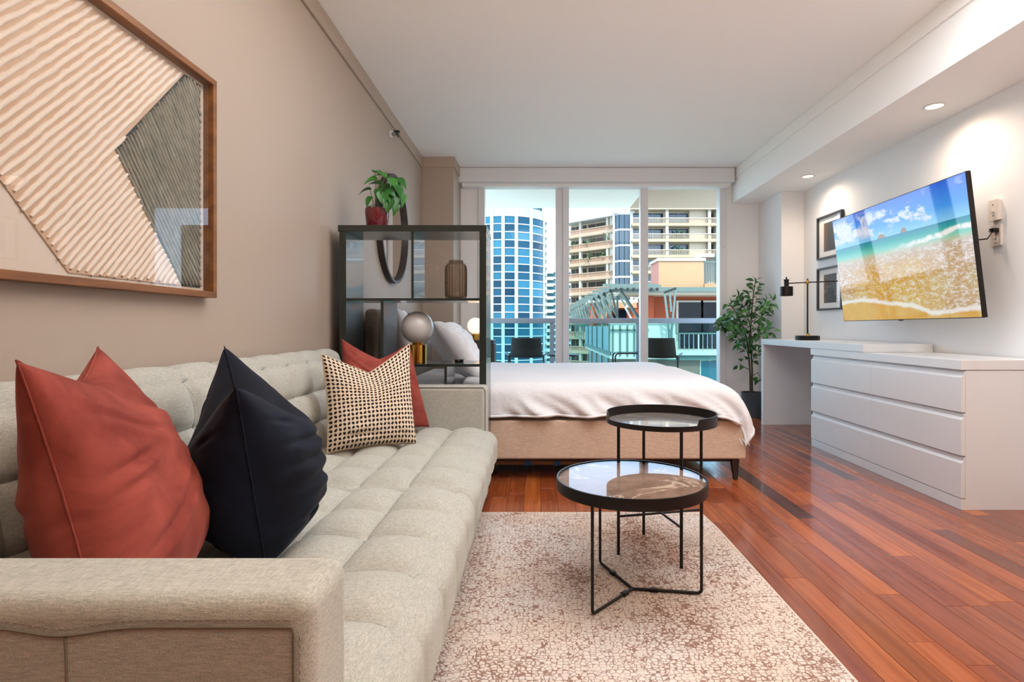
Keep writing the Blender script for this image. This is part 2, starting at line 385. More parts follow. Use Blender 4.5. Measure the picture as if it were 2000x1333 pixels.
# ------------------------------------------------------------------ cushioned surfaces
def fold(d, r):
    if d <= 0: return d, 0.0
    if d < r*PI/2: return r*math.sin(d/r), r*(1-math.cos(d/r))
    return r, r+(d-r*PI/2)
def tufted(A, Bw, na, nb, amp, rA, dropA, rB, dropB, res, M4, tuft_drop=False, back_r=0.0, back_drop=0.0):
    """cushion top spanning a in 0..A (folds over its a=A edge) and b in 0..Bw (folds at both ends); M4 local->world, local z up"""
    EA = A-rA
    la = [i/(na*res)*EA for i in range(na*res+1)]
    nf = 10
    la += [EA+(rA*PI/2)*(i+1)/nf for i in range(nf)] + [EA+rA*PI/2+(dropA)*(i+1)/6 for i in range(6)]
    if back_r:
        la = [-(back_r*PI/2+back_drop)*(1-i/8) for i in range(8)] + la
    B0, B1 = rB, Bw-rB
    core = [B0+(B1-B0)*i/(nb*res) for i in range(nb*res+1)]
    lo = [B0-rB*PI/2-dropB*(1-i/3) for i in range(3)] + [B0-(rB*PI/2)*(1-i/6) for i in range(6)]
    hi = [B1+(rB*PI/2)*(i+1)/6 for i in range(6)] + [B1+rB*PI/2+dropB*(i+1)/3 for i in range(3)]
    lb = lo+core+hi
    def surf(a, b):
            oa, da = fold(a-EA, rA); x = EA+oa
            if back_r and a < 0:
                ob, db_ = fold(-a, back_r); x = -ob; da += db_
            if b < B0: ob, db = fold(B0-b, rB); y = B0-ob
            elif b > B1: ob, db = fold(b-B1, rB); y = B1+ob
            else: y = b; db = 0
            p = min(max(a/EA, 0), 0.9999)*na; q = min(max((b-B0)/(B1-B0), 0), 0.9999)*nb
            p -= int(p); q -= int(q)
            if a <= EA and a >= 0 and B0 <= b <= B1:
                e = (1-abs(2*p-1)**2.2)*(1-abs(2*q-1)**2.2)
                h = amp*max(e, 0)**0.62
                h -= amp*0.35*math.exp(-((min(p, 1-p))**2+(min(q, 1-q))**2)/0.004)
                hx = 0
            elif a > EA and B0 <= b <= B1:
                e = (1-abs(2*q-1)**2.6); h = 0.0; hx = amp*0.35*max(e, 0)**0.5*min(1, da/0.03)
            else: h = 0; hx = 0
            wr = 0.0022*nz((x, y, da), 9, 3)+0.0012*nz((x, y, da), 23, 8)
            return M4 @ Vector((x+hx+(wr if a > EA else 0), y, -da-db+h+(wr if a <= EA else 0)))
    vs = [surf(a, b) for b in lb for a in la]
    sm = MB(); up = (M4.to_3x3() @ Vector((0, 0, 1)))*0.0008
    for k in range(1, na): sm.tube([surf(EA*k/na+1e-6, B0+(B1-B0)*(0.005+0.99*i/(nb*10)))+up for i in range(nb*10+1)], 0.0017, 5)
    for k in range(1, nb): sm.tube([surf(EA*0.985*i/(na*10)+1e-6, B0+(B1-B0)*k/nb+1e-6)+up for i in range(na*10+1)], 0.0017, 5)
    na_, nb_ = len(la), len(lb)
    fs = [(j*na_+i, j*na_+i+1, (j+1)*na_+i+1, (j+1)*na_+i) for j in range(nb_-1) for i in range(na_-1)]
    return MB().add(vs, fs), sm

# ------------------------------------------------------------------ sofa
sofa = thing('sofa', (-0.66, 1.89, 0), 'long light grey-green linen sofa with tufted seat and back along the left wall', 'sofa')
SX0, SX1 = -1.10, -0.262
part('base', B(SX0+0.06, -0.268, 0.76, 3.02, 0.03, 0.33), m_lino, sofa, bevel=0.012)
AR0, AR1, ARH = 0.656, 0.79, 0.637
def arm(y0, y1):
    g = MB(); n = 40; r = 0.028
    g.box(SX0, SX1, y0, y1, 0.03, ARH)
    return part('armrest', g, m_lino, sofa, 40, bevel=0.024, seg=5)
arm_near = arm(AR0, AR1); arm_far = arm(2.98, 3.115)
# front panel of the near arm: recessed upholstery panel framed by a stitched welt
ypan = AR0-0.0006
def wav(t): return 0.006*math.sin(t*9)+0.003*math.sin(t*23)
px0, px1, pz1 = -1.06, SX1-0.022, ARH-0.033
def seam_z(x): return pz1-0.0035*math.exp(-((x+0.555)/0.05)**2)*3
g = MB().tube([(x, AR0-0.001, seam_z(x)) for x in [px0+(px1-px0)*i/40 for i in range(41)]]+[(px1+0.002, AR0-0.001, pz1-0.008-0.03*i) for i in range(18)], 0.0016, 6)
part('seam', g, m_thread, arm_near, 60, label='dark stitched seam')
part('seam', MB().tube([(-0.548+0.002*math.sin(i), AR0-0.001, pz1-0.012-0.03*i) for i in range(18)], 0.0014, 6), m_thread, arm_near, 60, label='dark stitched seam')
g = MB()
for i in range(86):
    x = px0+(px1-px0)*i/86; g.box(x, x+0.005, AR0-0.0012, AR0+0.001, seam_z(x)+0.0075, seam_z(x)+0.0088)
for i in range(55):
    z = pz1-0.01-0.0098*i; g.box(px1+0.0085, px1+0.0098, AR0-0.0012, AR0+0.001, z-0.005, z)
part('stitching', g, m_seam, arm_near, stuff=True)
part('welt', MB().tube([(SX1-0.004, 2.984, 0.06), (SX1-0.004, 2.984, ARH-0.02), (SX1-0.02, 2.984, ARH-0.004), (-1.05, 2.984, ARH-0.004)], 0.004, 6), m_lino, arm_far, 60)
# seat cushions
for y0, y1 in ((0.795, 1.888), (1.892, 2.978)):
    M4 = Matrix.Translation((-0.945, y0, 0.408))
    g, sm = tufted(0.735, y1-y0, 4, 5, 0.032, 0.055, 0.07, 0.03, 0.05, 12, M4)
    o = part('seat_cushion', g, m_lino, sofa, 60); part('tuft_stitching', sm, m_seam, o, 60, stuff=True)
    part('cushion_piping', MB().tube([(-0.213, y0+0.02+(y1-y0-0.04)*i/12, 0.305) for i in range(13)], 0.004, 6), m_lino, o, 60)
# back cushions (tilted a little)
for y0, y1 in ((0.795, 1.888), (1.892, 2.978)):
    # local a runs up the back, local z points into the room
    tilt = R(13)
    ux = Vector((-math.sin(tilt), 0, math.cos(tilt))); zx = Vector((math.cos(tilt), 0, math.sin(tilt)))
    M4 = Matrix(((ux.x, 0, zx.x, -0.938), (ux.y, 1, zx.y, y0), (ux.z, 0, zx.z, 0.40), (0, 0, 0, 1)))
    g, sm = tufted(0.452, y1-y0, 3, 5, 0.034, 0.05, 0.03, 0.03, 0.06, 10, M4)
    o = part('back_cushion', g, m_lino, sofa, 60); part('tuft_stitching', sm, m_seam, o, 60, stuff=True)
part('back_frame', MB().hexa([(-1.13,0.66,0.03),(-1.03,0.66,0.03),(-1.03,3.11,0.03),(-1.13,3.11,0.03),(-1.145,0.66,0.815),(-1.085,0.66,0.815),(-1.085,3.11,0.815),(-1.145,3.11,0.815)]), m_lino, sofa, bevel=0.02)
for x in (-1.05, -0.36):
    for y in (0.80, 2.95): part('leg', B(x-0.03, x+0.03, y-0.03, y+0.03, 0, 0.03), m_black, sofa)

# ------------------------------------------------------------------ loose cushions and pillows
def cushion(name, TL, TR, BR, BL, thick, m, label, cat='cushion', dent=0.25, sharp=1.0, seed=1, wr=0.010, pinch=0.10, n=60, pinchb=0.05, m_back=None, piping=True, slump=0.3, group=None, fat=0.45, sag=0.0, crease=1.0, m_edge=None, folds=()):
    TL, TR, BR, BL = (Vector(p) for p in (TL, TR, BR, BL))
    c = (BL+BR)/2
    nrm = ((TR-BL).cross(TL-BR)).normalized()        # faces the viewer when corners run clockwise seen from the front
    base = (TL+TR+BR+BL)/4
    t = thing(name, (base.x, base.y, min(BL.z, BR.z)), label, cat, group)
    def plane(u, v):
        s, q = (u+1)/2, (v+1)/2
        return (BL*(1-s)+BR*s)*(1-q)+(TL*(1-s)+TR*s)*q
    def pos(u, v, side):
        uu = u*(1-pinch*(1-v*v)*abs(u)); vv = v*(1-pinchb*(1-u*u)*abs(v))
        d = dent*(1-abs(u)**sharp)*sst(v, -0.35, 1.0)
        vv -= d
        p = plane(uu, vv)
        e = max(0.0, (1-u*u)*(1-v*v))
        th = thick*e**fat*(1-slump*v)*(0.92 if side < 0 else 1)
        # creases running out of the corners and under the dent
        w = 0.0
        for (cu, cv, k) in ((-1, 1, 0), (1, 1, 1), (-1, -1, 2), (1, -1, 3)):
            du, dv = u-cu, v-cv; rr = math.hypot(du, dv); an = math.atan2(dv, du)
            w += math.exp(-(rr/0.75)**2)*math.sin(an*9+seed*1.3+k*2+2.0*nz((u, v, seed), 1.3))*sst(rr, 0.05, 0.4)
        w *= 0.55*crease
        w += nz((u*1.3, v*1.3, side), 1.5, seed)*0.9+nz((u, v*2.2, side), 2.6, seed+5)*0.7*crease
        th += wr*w*min(1, e*1.6)
        for (fs_, u0, v0, u1, v1, dp, wd) in folds:
            if fs_ and fs_ != side: continue
            ex, ey = u1-u0, v1-v0; L2_ = ex*ex+ey*ey; tt = ((u-u0)*ex+(v-v0)*ey)/L2_; tc_ = max(0, min(1, tt))
            ds = ((u-u0)*ey-(v-v0)*ex)/math.sqrt(L2_); de = abs(tt-tc_)*math.sqrt(L2_)
            fade = math.sin(PI*min(1, max(0, tc_*0.85+0.10)))*math.exp(-(de/0.05)**2)
            th += fade*dp*(-math.exp(-(ds/wd)**2)+0.7*math.exp(-((ds-1.9*wd)/(1.5*wd))**2)+0.4*math.exp(-((ds+2.2*wd)/(1.6*wd))**2))*min(1, e*2.5)*1.15
        if dent: th += thick*0.25*math.exp(-((v-0.35)/0.25)**2)*(1-abs(u))*dent
        q = p+nrm*(th*side/1.0)
        if sag: q.z -= sag*e*0
        return q
    vs = []; fs = []; uvs = []
    idx = {}
    for side in (1, -1):
        for j in range(n+1):
            for i in range(n+1):
                edge = i in (0, n) or j in (0, n)
                if side == -1 and edge: idx[(side, i, j)] = idx[(1, i, j)]; continue
                u, v = -math.cos(PI*i/n)*0.35+(2*i/n-1)*0.65, -math.cos(PI*j/n)*0.35+(2*j/n-1)*0.65
                idx[(side, i, j)] = len(vs); vs.append(pos(u, v, side)); uvs.append(((u+1)/2, (v+1)/2))
    mi = []
    for side in (1, -1):
        for j in range(n):
            for i in range(n):
                q = [idx[(side, i, j)], idx[(side, i+1, j)], idx[(side, i+1, j+1)], idx[(side, i, j+1)]]
                fs.append(tuple(q if side == 1 else reversed(q))); mi.append(0 if side == 1 else 1)
    me = bpy.data.meshes.new('cover'); me.from_pydata([tuple(v) for v in vs], [], fs)
    me.materials.append(m); me.materials.append(m_back or m)
    me.polygons.foreach_set('material_index', mi)
    uvl = me.uv_layers.new(name='UVMap')
    for lp in me.loops: uvl.data[lp.index].uv = uvs[lp.vertex_index]
    me.update(); me.shade_smooth()
    o = link('cover', me, t); md = o.modifiers.new('sub', 'SUBSURF'); md.levels = 1; md.render_levels = 1
    if piping:
        ring = [vs[idx[(1, i, 0)]] for i in range(n)]+[vs[idx[(1, n, j)]] for j in range(n)]+[vs[idx[(1, i, n)]] for i in range(n, 0, -1)]+[vs[idx[(1, 0, j)]] for j in range(n, 0, -1)]
        part('edge_seam', MB().tube(ring, 0.0018, 6, True), m_edge or m, t, 60)
    return t
def velvet(name, c1, c2):
    def fn(t, b):
        o = t.coord(); f = t.noise(o, 7, 4, 0.6, 0.6); f2 = t.noise(o, 500, 2)
        t.put(b.inputs['Base Color'], t.ramp(f, [(0.36, C(c2)), (0.64, C(c1))]))
        t.put(b.inputs['Normal'], t.bump(t.math('ADD', f2, t.math('MULTIPLY', f, 0.6)), 0.25, 0.003))
    return mat(name, c1, 0.8, sheen=0.35, spec=0.15, fn=fn)
m_terra = velvet('terracotta_velvet', '994a40', '7a352d')
m_navy = velvet('navy_velvet', '151b2b', '0b0e17')
def dots_fn(t, b):
    uv = t.coord('UV'); x, y, _ = t.xyz(uv); N = 23.0
    wx = t.math('MULTIPLY', x, N); wy = t.math('MULTIPLY', y, N)
    cx = t.math('FLOOR', wx); cy = t.math('FLOOR', wy)
    fx = t.math('SUBTRACT', t.math('FRACT', wx), 0.5); fy = t.math('SUBTRACT', t.math('FRACT', wy), 0.5)
    par = t.math('SUBTRACT', t.math('MULTIPLY', t.math('MODULO', t.math('ADD', cx, cy), 2.0), 2.0), 1.0)
    a = t.math('ADD', fx, t.math('MULTIPLY', fy, par)); c = t.math('SUBTRACT', fx, t.math('MULTIPLY', fy, par))
    d = t.math('SQRT', t.math('ADD', t.math('POWER', t.math('MULTIPLY', a, 1.0), 2.0), t.math('POWER', t.math('MULTIPLY', c, 1.35), 2.0)))
    f = t.step(d, 0.50, 0.60)
    lf = t.noise(t.coord(), 300, 3)
    base = t.mix(lf, C('d6c0a8'), C('e3d2bd'))
    t.put(b.inputs['Base Color'], t.mix(f, C('2a2120'), base))
    t.put(b.inputs['Normal'], t.bump(t.math('ADD', f, t.math('MULTIPLY', lf, 0.5)), 0.4, 0.004))
m_dots = mat('dotted_weave', 'd8c3ab', 0.95, sheen=0.2, spec=0.1, fn=dots_fn)
m_beige = fabric('beige_linen', 'dcc7ae', 'c4ac92')
# clockwise from the front: top-left, top-right, bottom-right, bottom-left
cushion('throw_cushion', (-0.752, 0.815, 0.905), (-1.000, 1.285, 0.908), (-0.805, 1.31, 0.432), (-0.63, 0.83, 0.432), 0.115, m_terra,
        'large terracotta velvet cushion leaning behind the near sofa arm', dent=0.22, sharp=1.1, seed=2, wr=0.010, slump=0.30, crease=0.8, folds=((1,-1,.12,-.35,.22,.012,.035),(1,-1,-.02,-.5,.08,.007,.03),(1,-.95,-.5,.35,-.12,.011,.04),(1,.2,.0,.6,.12,.006,.04),(1,-.8,.62,.15,.30,.010,.05),(1,.1,.75,.7,.2,.008,.05),(-1,-1,.1,-.2,.0,.005,.05),(-1,-1,-.3,-.1,-.3,.005,.05)))
cushion('throw_cushion', (-0.605, 1.135, 0.832), (-0.880, 1.59, 0.898), (-0.745, 1.60, 0.432), (-0.585, 1.22, 0.432), 0.150, m_navy,
        'dark navy velvet cushion in the middle of the sofa', dent=0.36, sharp=1.0, seed=6, wr=0.010, slump=0.30, pinch=0.02, crease=0.8, folds=((0,-1,-.72,.6,-.78,.014,.04),(0,-.9,-.86,.3,-.62,.010,.04),(1,-.9,.25,.1,.05,.010,.04),(1,-1,.0,.0,-.2,.010,.05),(-1,-1,.05,.1,.12,.010,.05),(0,.98,.80,.55,.55,.010,.03),(0,.98,.62,.5,.42,.009,.03),(0,.98,.45,.5,.28,.008,.03),(0,-.98,.6,-.5,.45,.008,.035),(1,-.95,-.3,.2,-.45,.009,.05)))
cushion('throw_cushion', (-0.924, 2.42, 0.838), (-0.597, 2.66, 0.874), (-0.535, 2.52, 0.430), (-0.865, 2.33, 0.430), 0.085, m_dots,
        'cream cushion with rows of black dots near the far sofa arm', dent=0.46, sharp=1.0, seed=4, wr=0.006, slump=0.30, folds=((1,-1,-.72,.1,-.80,.010,.05),(1,-.9,-.9,-.2,-.70,.008,.04),(1,.98,-.85,.5,-.80,.008,.04),(1,.1,.35,.95,.25,.007,.05)), m_back=m_beige, pinch=0.06, m_edge=m_beige)
cushion('throw_cushion', (-0.935, 2.70, 0.900), (-0.655, 2.915, 0.872), (-0.545, 2.90, 0.436), (-0.92, 2.66, 0.436), 0.075, m_terra,
        'terracotta velvet cushion tucked behind the dotted one', dent=0.36, sharp=1.1, seed=9, wr=0.008, slump=0.25, pinch=0.05, piping=False, folds=((1,-.9,.6,.0,.2,.007,.05),(1,.9,-.2,.6,-.9,.006,.05)))

# ------------------------------------------------------------------ open bookcase
m_bk = mat('black_green_veneer', '1d2620', 0.30, coat=0.5, var=(30, '181e1a', 0.6), stretch=(1, 1, 0.06))
bk = thing('bookcase', (-0.69, 3.30, 0), 'tall open dark green-black bookcase dividing the sofa from the bed', 'bookcase')
bx0, bx1, by0, by1, bz = -1.098, -0.277, 3.13, 3.445, 1.519
part('top_panel', B(bx0-0.003, bx1+0.002, by0-0.004, by1, bz-0.036, bz), m_bk, bk, bevel=0.002)
for a, b_ in ((bx0+0.004, bx0+0.042), (bx1-0.038, bx1)): part('side_panel', B(a, b_, by0, by1, 0, bz-0.036), m_bk, bk, bevel=0.0015)
ix0, ix1 = bx0+0.042, bx1-0.038
part('shelf', B(ix0, ix1, by0+0.004, by1, 1.099, 1.113), m_bk, bk, bevel=0.001)
part('divider', B(-0.695, -0.681, by0+0.004, by1, 1.113, bz-0.036), m_bk, bk, bevel=0.001)
part('divider', B(-0.865, -0.849, by0+0.004, by1, 0.34, 1.099), m_bk, bk, bevel=0.001)
part('shelf', B(-0.849, ix1, by0+0.004, by1, 0.731, 0.746), m_bk, bk, bevel=0.001)
part('divider', B(-0.511, -0.496, by0+0.004, by1, 0.34, 0.731), m_bk, bk, bevel=0.001)
part('shelf', B(ix0, ix1, by0+0.004, by1, 0.325, 0.34), m_bk, bk, bevel=0.001)
part('shelf', B(ix0, ix1, by0+0.004, by1, 0.04, 0.06), m_bk, bk, bevel=0.001)
# ------------------------------------------------------------------ globe lamps
m_opal = mat('opal_glass_off', 'c2c0bf', 0.25, coat=0.4)
m_opal_on = mat('opal_glass_lit', 'ffe3bf', 0.3, emit=1.25)
def globe_lamp(x, y, z, rg, rb, hb, label, lit):
    t = thing('globe_lamp', (x, y, z), label, 'lamp')
    part('base', MB().lathe([(rb*0.96, 0), (rb, 0.002), (rb, hb-0.002), (rb*0.96, hb)], (x, y, z), 40), m_brass, t, 40)
    part('collar', MB().lathe([(rb*0.5, hb), (rb*0.55, hb+0.006), (rb*0.42, hb+0.014)], (x, y, z), 24), m_brass, t, 40)
    pr = [(max(0.001, rg*math.sin(PI*i/28)), hb+0.006+rg-rg*math.cos(PI*i/28)) for i in range(29)]
    part('globe', MB().lathe(pr, (x, y, z), 48), m_opal_on if lit else m_opal, t, 80)
globe_lamp(-0.690, 3.275, 0.746, 0.0935, 0.053, 0.104, 'unlit globe table lamp on a brass cylinder on the bookcase shelf', False)
bx = thing('trinket_box', (-0.44, 3.33, 0.746), 'tiny black box lying on the bookcase shelf', 'box')
part('lid', MB().box(-0.478, -0.425, 3.29, 3.35, 0.756, 0.762), m_black, bx, bevel=0.002)
part('tray', MB().box(-0.475, -0.428, 3.293, 3.347, 0.746, 0.756), m_black, bx, bevel=0.001)
part('clasp', MB().box(-0.456, -0.447, 3.287, 3.29, 0.754, 0.760), m_steel, bx)
# ------------------------------------------------------------------ smoked vase
m_smoke = bpy.data.materials.new('smoked_glass'); t_ = T(m_smoke); b_ = t_.n['Principled BSDF']
tr_ = t_.n.new('ShaderNodeBsdfTransparent'); lw_ = t_.n.new('ShaderNodeLayerWeight'); lw_.inputs[0].default_value = 0.35; t_.put(tr_.inputs[0], t_.ramp(lw_.outputs['Facing'], [(0.0, C('e9e1d8')), (0.45, C('d6cbc0')), (0.9, C('85776b'))])); mx_ = t_.n.new('ShaderNodeMixShader')
b_.inputs['Base Color'].default_value = C('a39486'); b_.inputs['Roughness'].default_value = 0.08
mx_.inputs[0].default_value = 0.18; t_.l.new(tr_.outputs[0], mx_.inputs[1]); t_.l.new(b_.outputs[0], mx_.inputs[2]); t_.l.new(mx_.outputs[0], t_.n['Material Output'].inputs[0])
vx, vy = -0.462, 3.25
va = thing('ribbed_vase', (vx, vy, 1.113), 'smoky ribbed glass vase on the upper bookcase shelf', 'vase')
rib = lambda a: 1+0.045*math.cos(22*a)
out = [(0.045, 0.0), (0.056, 0.006), (0.061, 0.02), (0.062, 0.10), (0.062, 0.172), (0.058, 0.190), (0.048, 0.204), (0.040, 0.209), (0.0395, 0.214)]
part('body', MB().lathe(out+[(0.036, 0.212), (0.036, 0.206), (0.046, 0.198), (0.056, 0.185), (0.058, 0.10), (0.056, 0.02), (0.04, 0.008)], (vx, vy, 1.113), 156, wob=rib), m_smoke, va, 60)
part('rim', MB().lathe([(0.036, 0.212), (0.041, 0.213), (0.041, 0.222), (0.036, 0.223)], (vx, vy, 1.113), 40), m_smoke, va, 50)
part('tealight', MB().lathe([(0.019, 0.012), (0.019, 0.04), (0.002, 0.04), (0.002, 0.05)], (vx, vy, 1.113), 20), m_white, va, 40)
# ------------------------------------------------------------------ leaf meshes
def leafmat(name, c1, c2):
    def fn(t, b):
        oi = t.n.new('ShaderNodeObjectInfo')
        t.put(b.inputs['Base Color'], t.mix(oi.outputs['Random'], C(c1), C(c2)))
    return mat(name, c1, 0.38, fn=fn)
m_leaf = leafmat('glossy_leaf', '1f5a1d', '3a7d28')
m_ficus = leafmat('ficus_leaf', '214c2a', '44803e')
m_stem = mat('green_stem', '55603a', 0.6)
m_bark = mat('bark', '5a4a3c', 0.85, var=(60, '3f342a', 0.6))
m_soil = mat('soil', '2c221b', 0.95, bump=(120, 0.8))
def leaf_mesh(outline, L, foldv, droop, m):
    """outline: list of (t, halfwidth) along the midrib"""
    g = MB(); vs = []; 
    for (t, w) in outline:
        z = -droop*t*t*L
        vs += [(-w*L, t*L, z+foldv*w*L), (0, t*L, z), (w*L, t*L, z+foldv*w*L)]
    fs = []
    for k in range(len(outline)-1):
        a = k*3; fs += [(a, a+1, a+4, a+3), (a+1, a+2, a+5, a+4)]
    g.add(vs, fs)
    me = g.mesh('leaf', m); me.shade_smooth(); return me
heart = [(-0.16, 0.14), (-0.10, 0.34), (0.05, 0.46), (0.25, 0.46), (0.45, 0.38), (0.65, 0.26), (0.85, 0.11), (1.0, 0.005)]
oval = [(0.0, 0.01), (0.12, 0.17), (0.32, 0.29), (0.55, 0.28), (0.78, 0.17), (1.0, 0.005)]
LH = [leaf_mesh(heart, 1.0, 0.45, d, m_leaf) for d in (0.25, 0.5)]
LO = [leaf_mesh(oval, 1.0, f_, d, m_ficus) for f_, d in ((0.35, 0.25), (0.55, 0.45))]
def place_leaf(me, parent, loc, direction, normal, size):
    y = Vector(direction).normalized(); z = Vector(normal); z = (z-y*z.dot(y)).normalized(); x = y.cross(z)
    o = bpy.data.objects.new('leaf', me); COL.objects.link(o); o.parent = parent
    M4 = Matrix(((x.x, y.x, z.x, loc[0]), (x.y, y.y, z.y, loc[1]), (x.z, y.z, z.z, loc[2]), (0, 0, 0, 1))) @ Matrix.Scale(size, 4)
    o.matrix_parent_inverse = WM[parent.name].inverted(); o.matrix_basis = M4
    return o
# ------------------------------------------------------------------ plant on the bookcase
m_bpot = mat('burgundy_glaze', '6e1f28', 0.22, coat=0.6)
pc = Vector((-0.917, 3.25, bz))
pl = thing('potted_plant', tuple(pc), 'leafy green plant in a dimpled burgundy pot on top of the bookcase', 'plant')
pot = part('pot', MB().lathe([(0.052, 0), (0.056, 0.003), (0.066, 0.10), (0.068, 0.112), (0.063, 0.112), (0.058, 0.09), (0.02, 0.088)], pc, 56), m_bpot, pl, 50)
g = MB()
for j in range(8):
    for i in range(26):
        a = 2*PI*(i+0.5*(j % 2))/26; z = 0.014+j*0.0115; r = 0.0565+z*0.10
        c = Vector((r*math.cos(a), r*math.sin(a), z)); n_ = Vector((math.cos(a), math.sin(a), 0)); tt = Vector((-math.sin(a), math.cos(a), 0)); up = Vector((0, 0, 1))
        q = [pc+c+tt*0.0045, pc+c+up*0.0045, pc+c-tt*0.0045, pc+c-up*0.0045, pc+c+n_*0.0032]
        g.add(q, [(0, 1, 4), (1, 2, 4), (2, 3, 4), (3, 0, 4)])
part('dimples', g, m_bpot, pot, stuff=True)
part('soil', MB().lathe([(0.058, 0.086), (0.03, 0.094), (0.001, 0.096)], pc, 20, False), m_soil, pl, 60)
def at(px, py, D): return Vector(((px-1047)/1100*D, D, CAMH-(py-638.5)/1100*D))
LV = [  # leaf base (x, y px), tip direction in view (dx, dy down), depth offset, size, facing
 (734, 352, -1, 0.20, -0.02, 0.085, (0.2, -0.6, 1)), (752, 346, -1.0, -0.55, 0.03, 0.075, (-0.2, -0.5, 1)), (732, 337, 1, 0.30, 0.0, 0.085, (0.1, -0.3, 1)),
 (722, 371, -1, 0.03, -0.03, 0.075, (0.0, -0.4, 1)), (726, 388, -0.6, 0.9, -0.04, 0.075, (-0.6, -0.8, 0.3)), (724, 404, -0.2, 1, -0.05, 0.05, (-0.8, -0.8, 0.2)),
 (748, 378, 0.1, 1, -0.07, 0.085, (0.1, -1, 0.35)), (742, 372, -0.3, 0.9, -0.06, 0.075, (-0.4, -0.9, 0.4)), (758, 372, 0.8, 0.6, -0.05, 0.07, (0.2, -0.8, 0.6)),
 (758, 352, 0.9, 0.75, -0.02, 0.115, (0.6, -0.4, 0.6)), (772, 366, 0.7, 0.9, -0.02, 0.10, (0.7, -0.5, 0.5)), (782, 380, 0.55, 1, 0.02, 0.085, (0.8, -0.4, 0.3)),
 (766, 386, 0.3, 1, -0.04, 0.095, (0.5, -0.8, 0.3)), (770, 396, 0.25, 1, 0.0, 0.085, (0.7, -0.6, 0.2)), (760, 392, -0.1, 1, -0.06, 0.085, (0.2, -0.9, 0.3)),
 (750, 364, 0.3, 0.4, 0.03, 0.08, (0.1, -0.7, 0.7)), (756, 384, 0.9, 0.5, 0.05, 0.09, (0.5, -0.3, 0.9)), (744, 362, -0.7, -0.3, 0.06, 0.08, (-0.2, -0.6, 0.8)), (776, 352, 1, 0.7, 0.06, 0.09, (0.4, -0.5, 0.8))]
for k, (px, py, dx, dy, dd, s, nn) in enumerate(LV):
    p = at(px, py, 3.25+dd); d = Vector((dx, -0.25, -dy))
    place_leaf(LH[k % 2], pl, p, d, nn, s*0.86)
    b0 = pc+Vector((random.uniform(-0.02, 0.02), random.uniform(-0.02, 0.02), 0.085)); mid = (b0+p)/2+Vector((0, 0, 0.03))
    part('stem', MB().tube([b0, b0.lerp(mid, 0.6)+Vector((0, 0, 0.01)), mid, mid.lerp(p, 0.6)+Vector((0, 0, 0.006)), p], 0.0018, 5), m_stem, pl, 60)
# ------------------------------------------------------------------ round mirror on the left wall
m_mirror = mat('mirror_silver', 'f2f2f2', 0.01, 1.0)
mr = thing('round_mirror', (XL, 4.48, 1.73), 'round mirror with a dark brown frame hanging above the headboard', 'mirror')
my, mz, mR = 4.48, 1.728, 0.43
prof = [(mR-0.022, 0.0), (mR, 0.0), (mR, 0.045), (mR-0.022, 0.045)]
g = MB(); n = 72
vs = [(XL+0.002+h, my+r*math.cos(2*PI*i/n), mz+r*math.sin(2*PI*i/n)) for (r, h) in prof for i in range(n)]
g.add(vs, [(j*n+i, j*n+(i+1) % n, ((j+1) % 4)*n+(i+1) % n, ((j+1) % 4)*n+i) for j in range(4) for i in range(n)])
part('frame', g, mat('dark_walnut', '3a2f2c', 0.5, var=(40, '2b2220', 0.5)), mr, 40)
vs = [(XL+0.018, my+(mR-0.021)*math.cos(2*PI*i/n), mz+(mR-0.021)*math.sin(2*PI*i/n)) for i in range(n)]
vs2 = [(XL+0.006, v[1], v[2]) for v in vs]
part('mirror_glass', MB().add(vs+vs2, [tuple(range(n)), tuple(reversed(range(n, 2*n)))]+[(i, i+n, (i+1) % n+n, (i+1) % n) for i in range(n)]), m_mirror, mr)
# ------------------------------------------------------------------ bed
m_bed = fabric('bed_linen_upholstery', 'd9c2ae', 'bfa692', 170, 0.3)
m_cotton = mat('white_cotton', 'e9eaee', 0.9, sheen=0.15, spec=0.2, bump=(11, 0.3, 0.03))
m_headb = fabric('headboard_taupe', '8d8479', '6f675e')
bed = thing('bed', (0.15, 4.45, 0), 'king bed with beige linen base, dark tapered legs and taupe headboard', 'bed')
BX0, BX1, BY0, BY1 = -1.02, 1.297, 3.475, 5.46
part('base', B(BX0, BX1, BY0, BY1, 0.135, 0.375), m_bed, bed, bevel=0.012, seg=3)
part('headboard', B(-1.105, -1.025, 3.62, 5.55, 0.10, 1.07), m_headb, bed, bevel=0.03, seg=4)
part('mattress', B(BX0+0.02, BX1-0.09, BY0+0.08, BY1-0.08, 0.375, 0.555), m_cotton, bed, bevel=0.04, seg=4)
m_dleg = mat('dark_leg_wood', '2a201c', 0.4)
part('rail', B(BX0+0.05, BX1-0.06, BY0+0.04, BY0+0.07, 0.112, 0.135), m_dleg, bed)
part('rail', B(BX1-0.10, BX1-0.07, BY0+0.06, BY1-0.06, 0.112, 0.135), m_dleg, bed)
for x in (BX1-0.055, BX0+0.12):
    for y in (BY0+0.035, BY1-0.06):
        a, c = 0.024, 0.012
        part('leg', MB().hexa([(x-c,y-c,0),(x+c,y-c,0),(x+c,y+c,0),(x-c,y+c,0),(x-a-0.006,y-a,0.135),(x+a-0.006,y-a,0.135),(x+a-0.006,y+a,0.135),(x-a-0.006,y+a,0.135)]), m_dleg, bed, bevel=0.003)
bd = thing('slat_board', (-0.05, 3.75, 0), 'tan wooden board with blue tape lying under the bed', 'board')
part('board', B(-0.35, 0.30, 3.66, 3.86, 0.055, 0.095), mat('plain_pine', 'b58a5c', 0.7, var=(12, '9c7247', 0.6), stretch=(0.1, 1, 1)), bd, bevel=0.003)
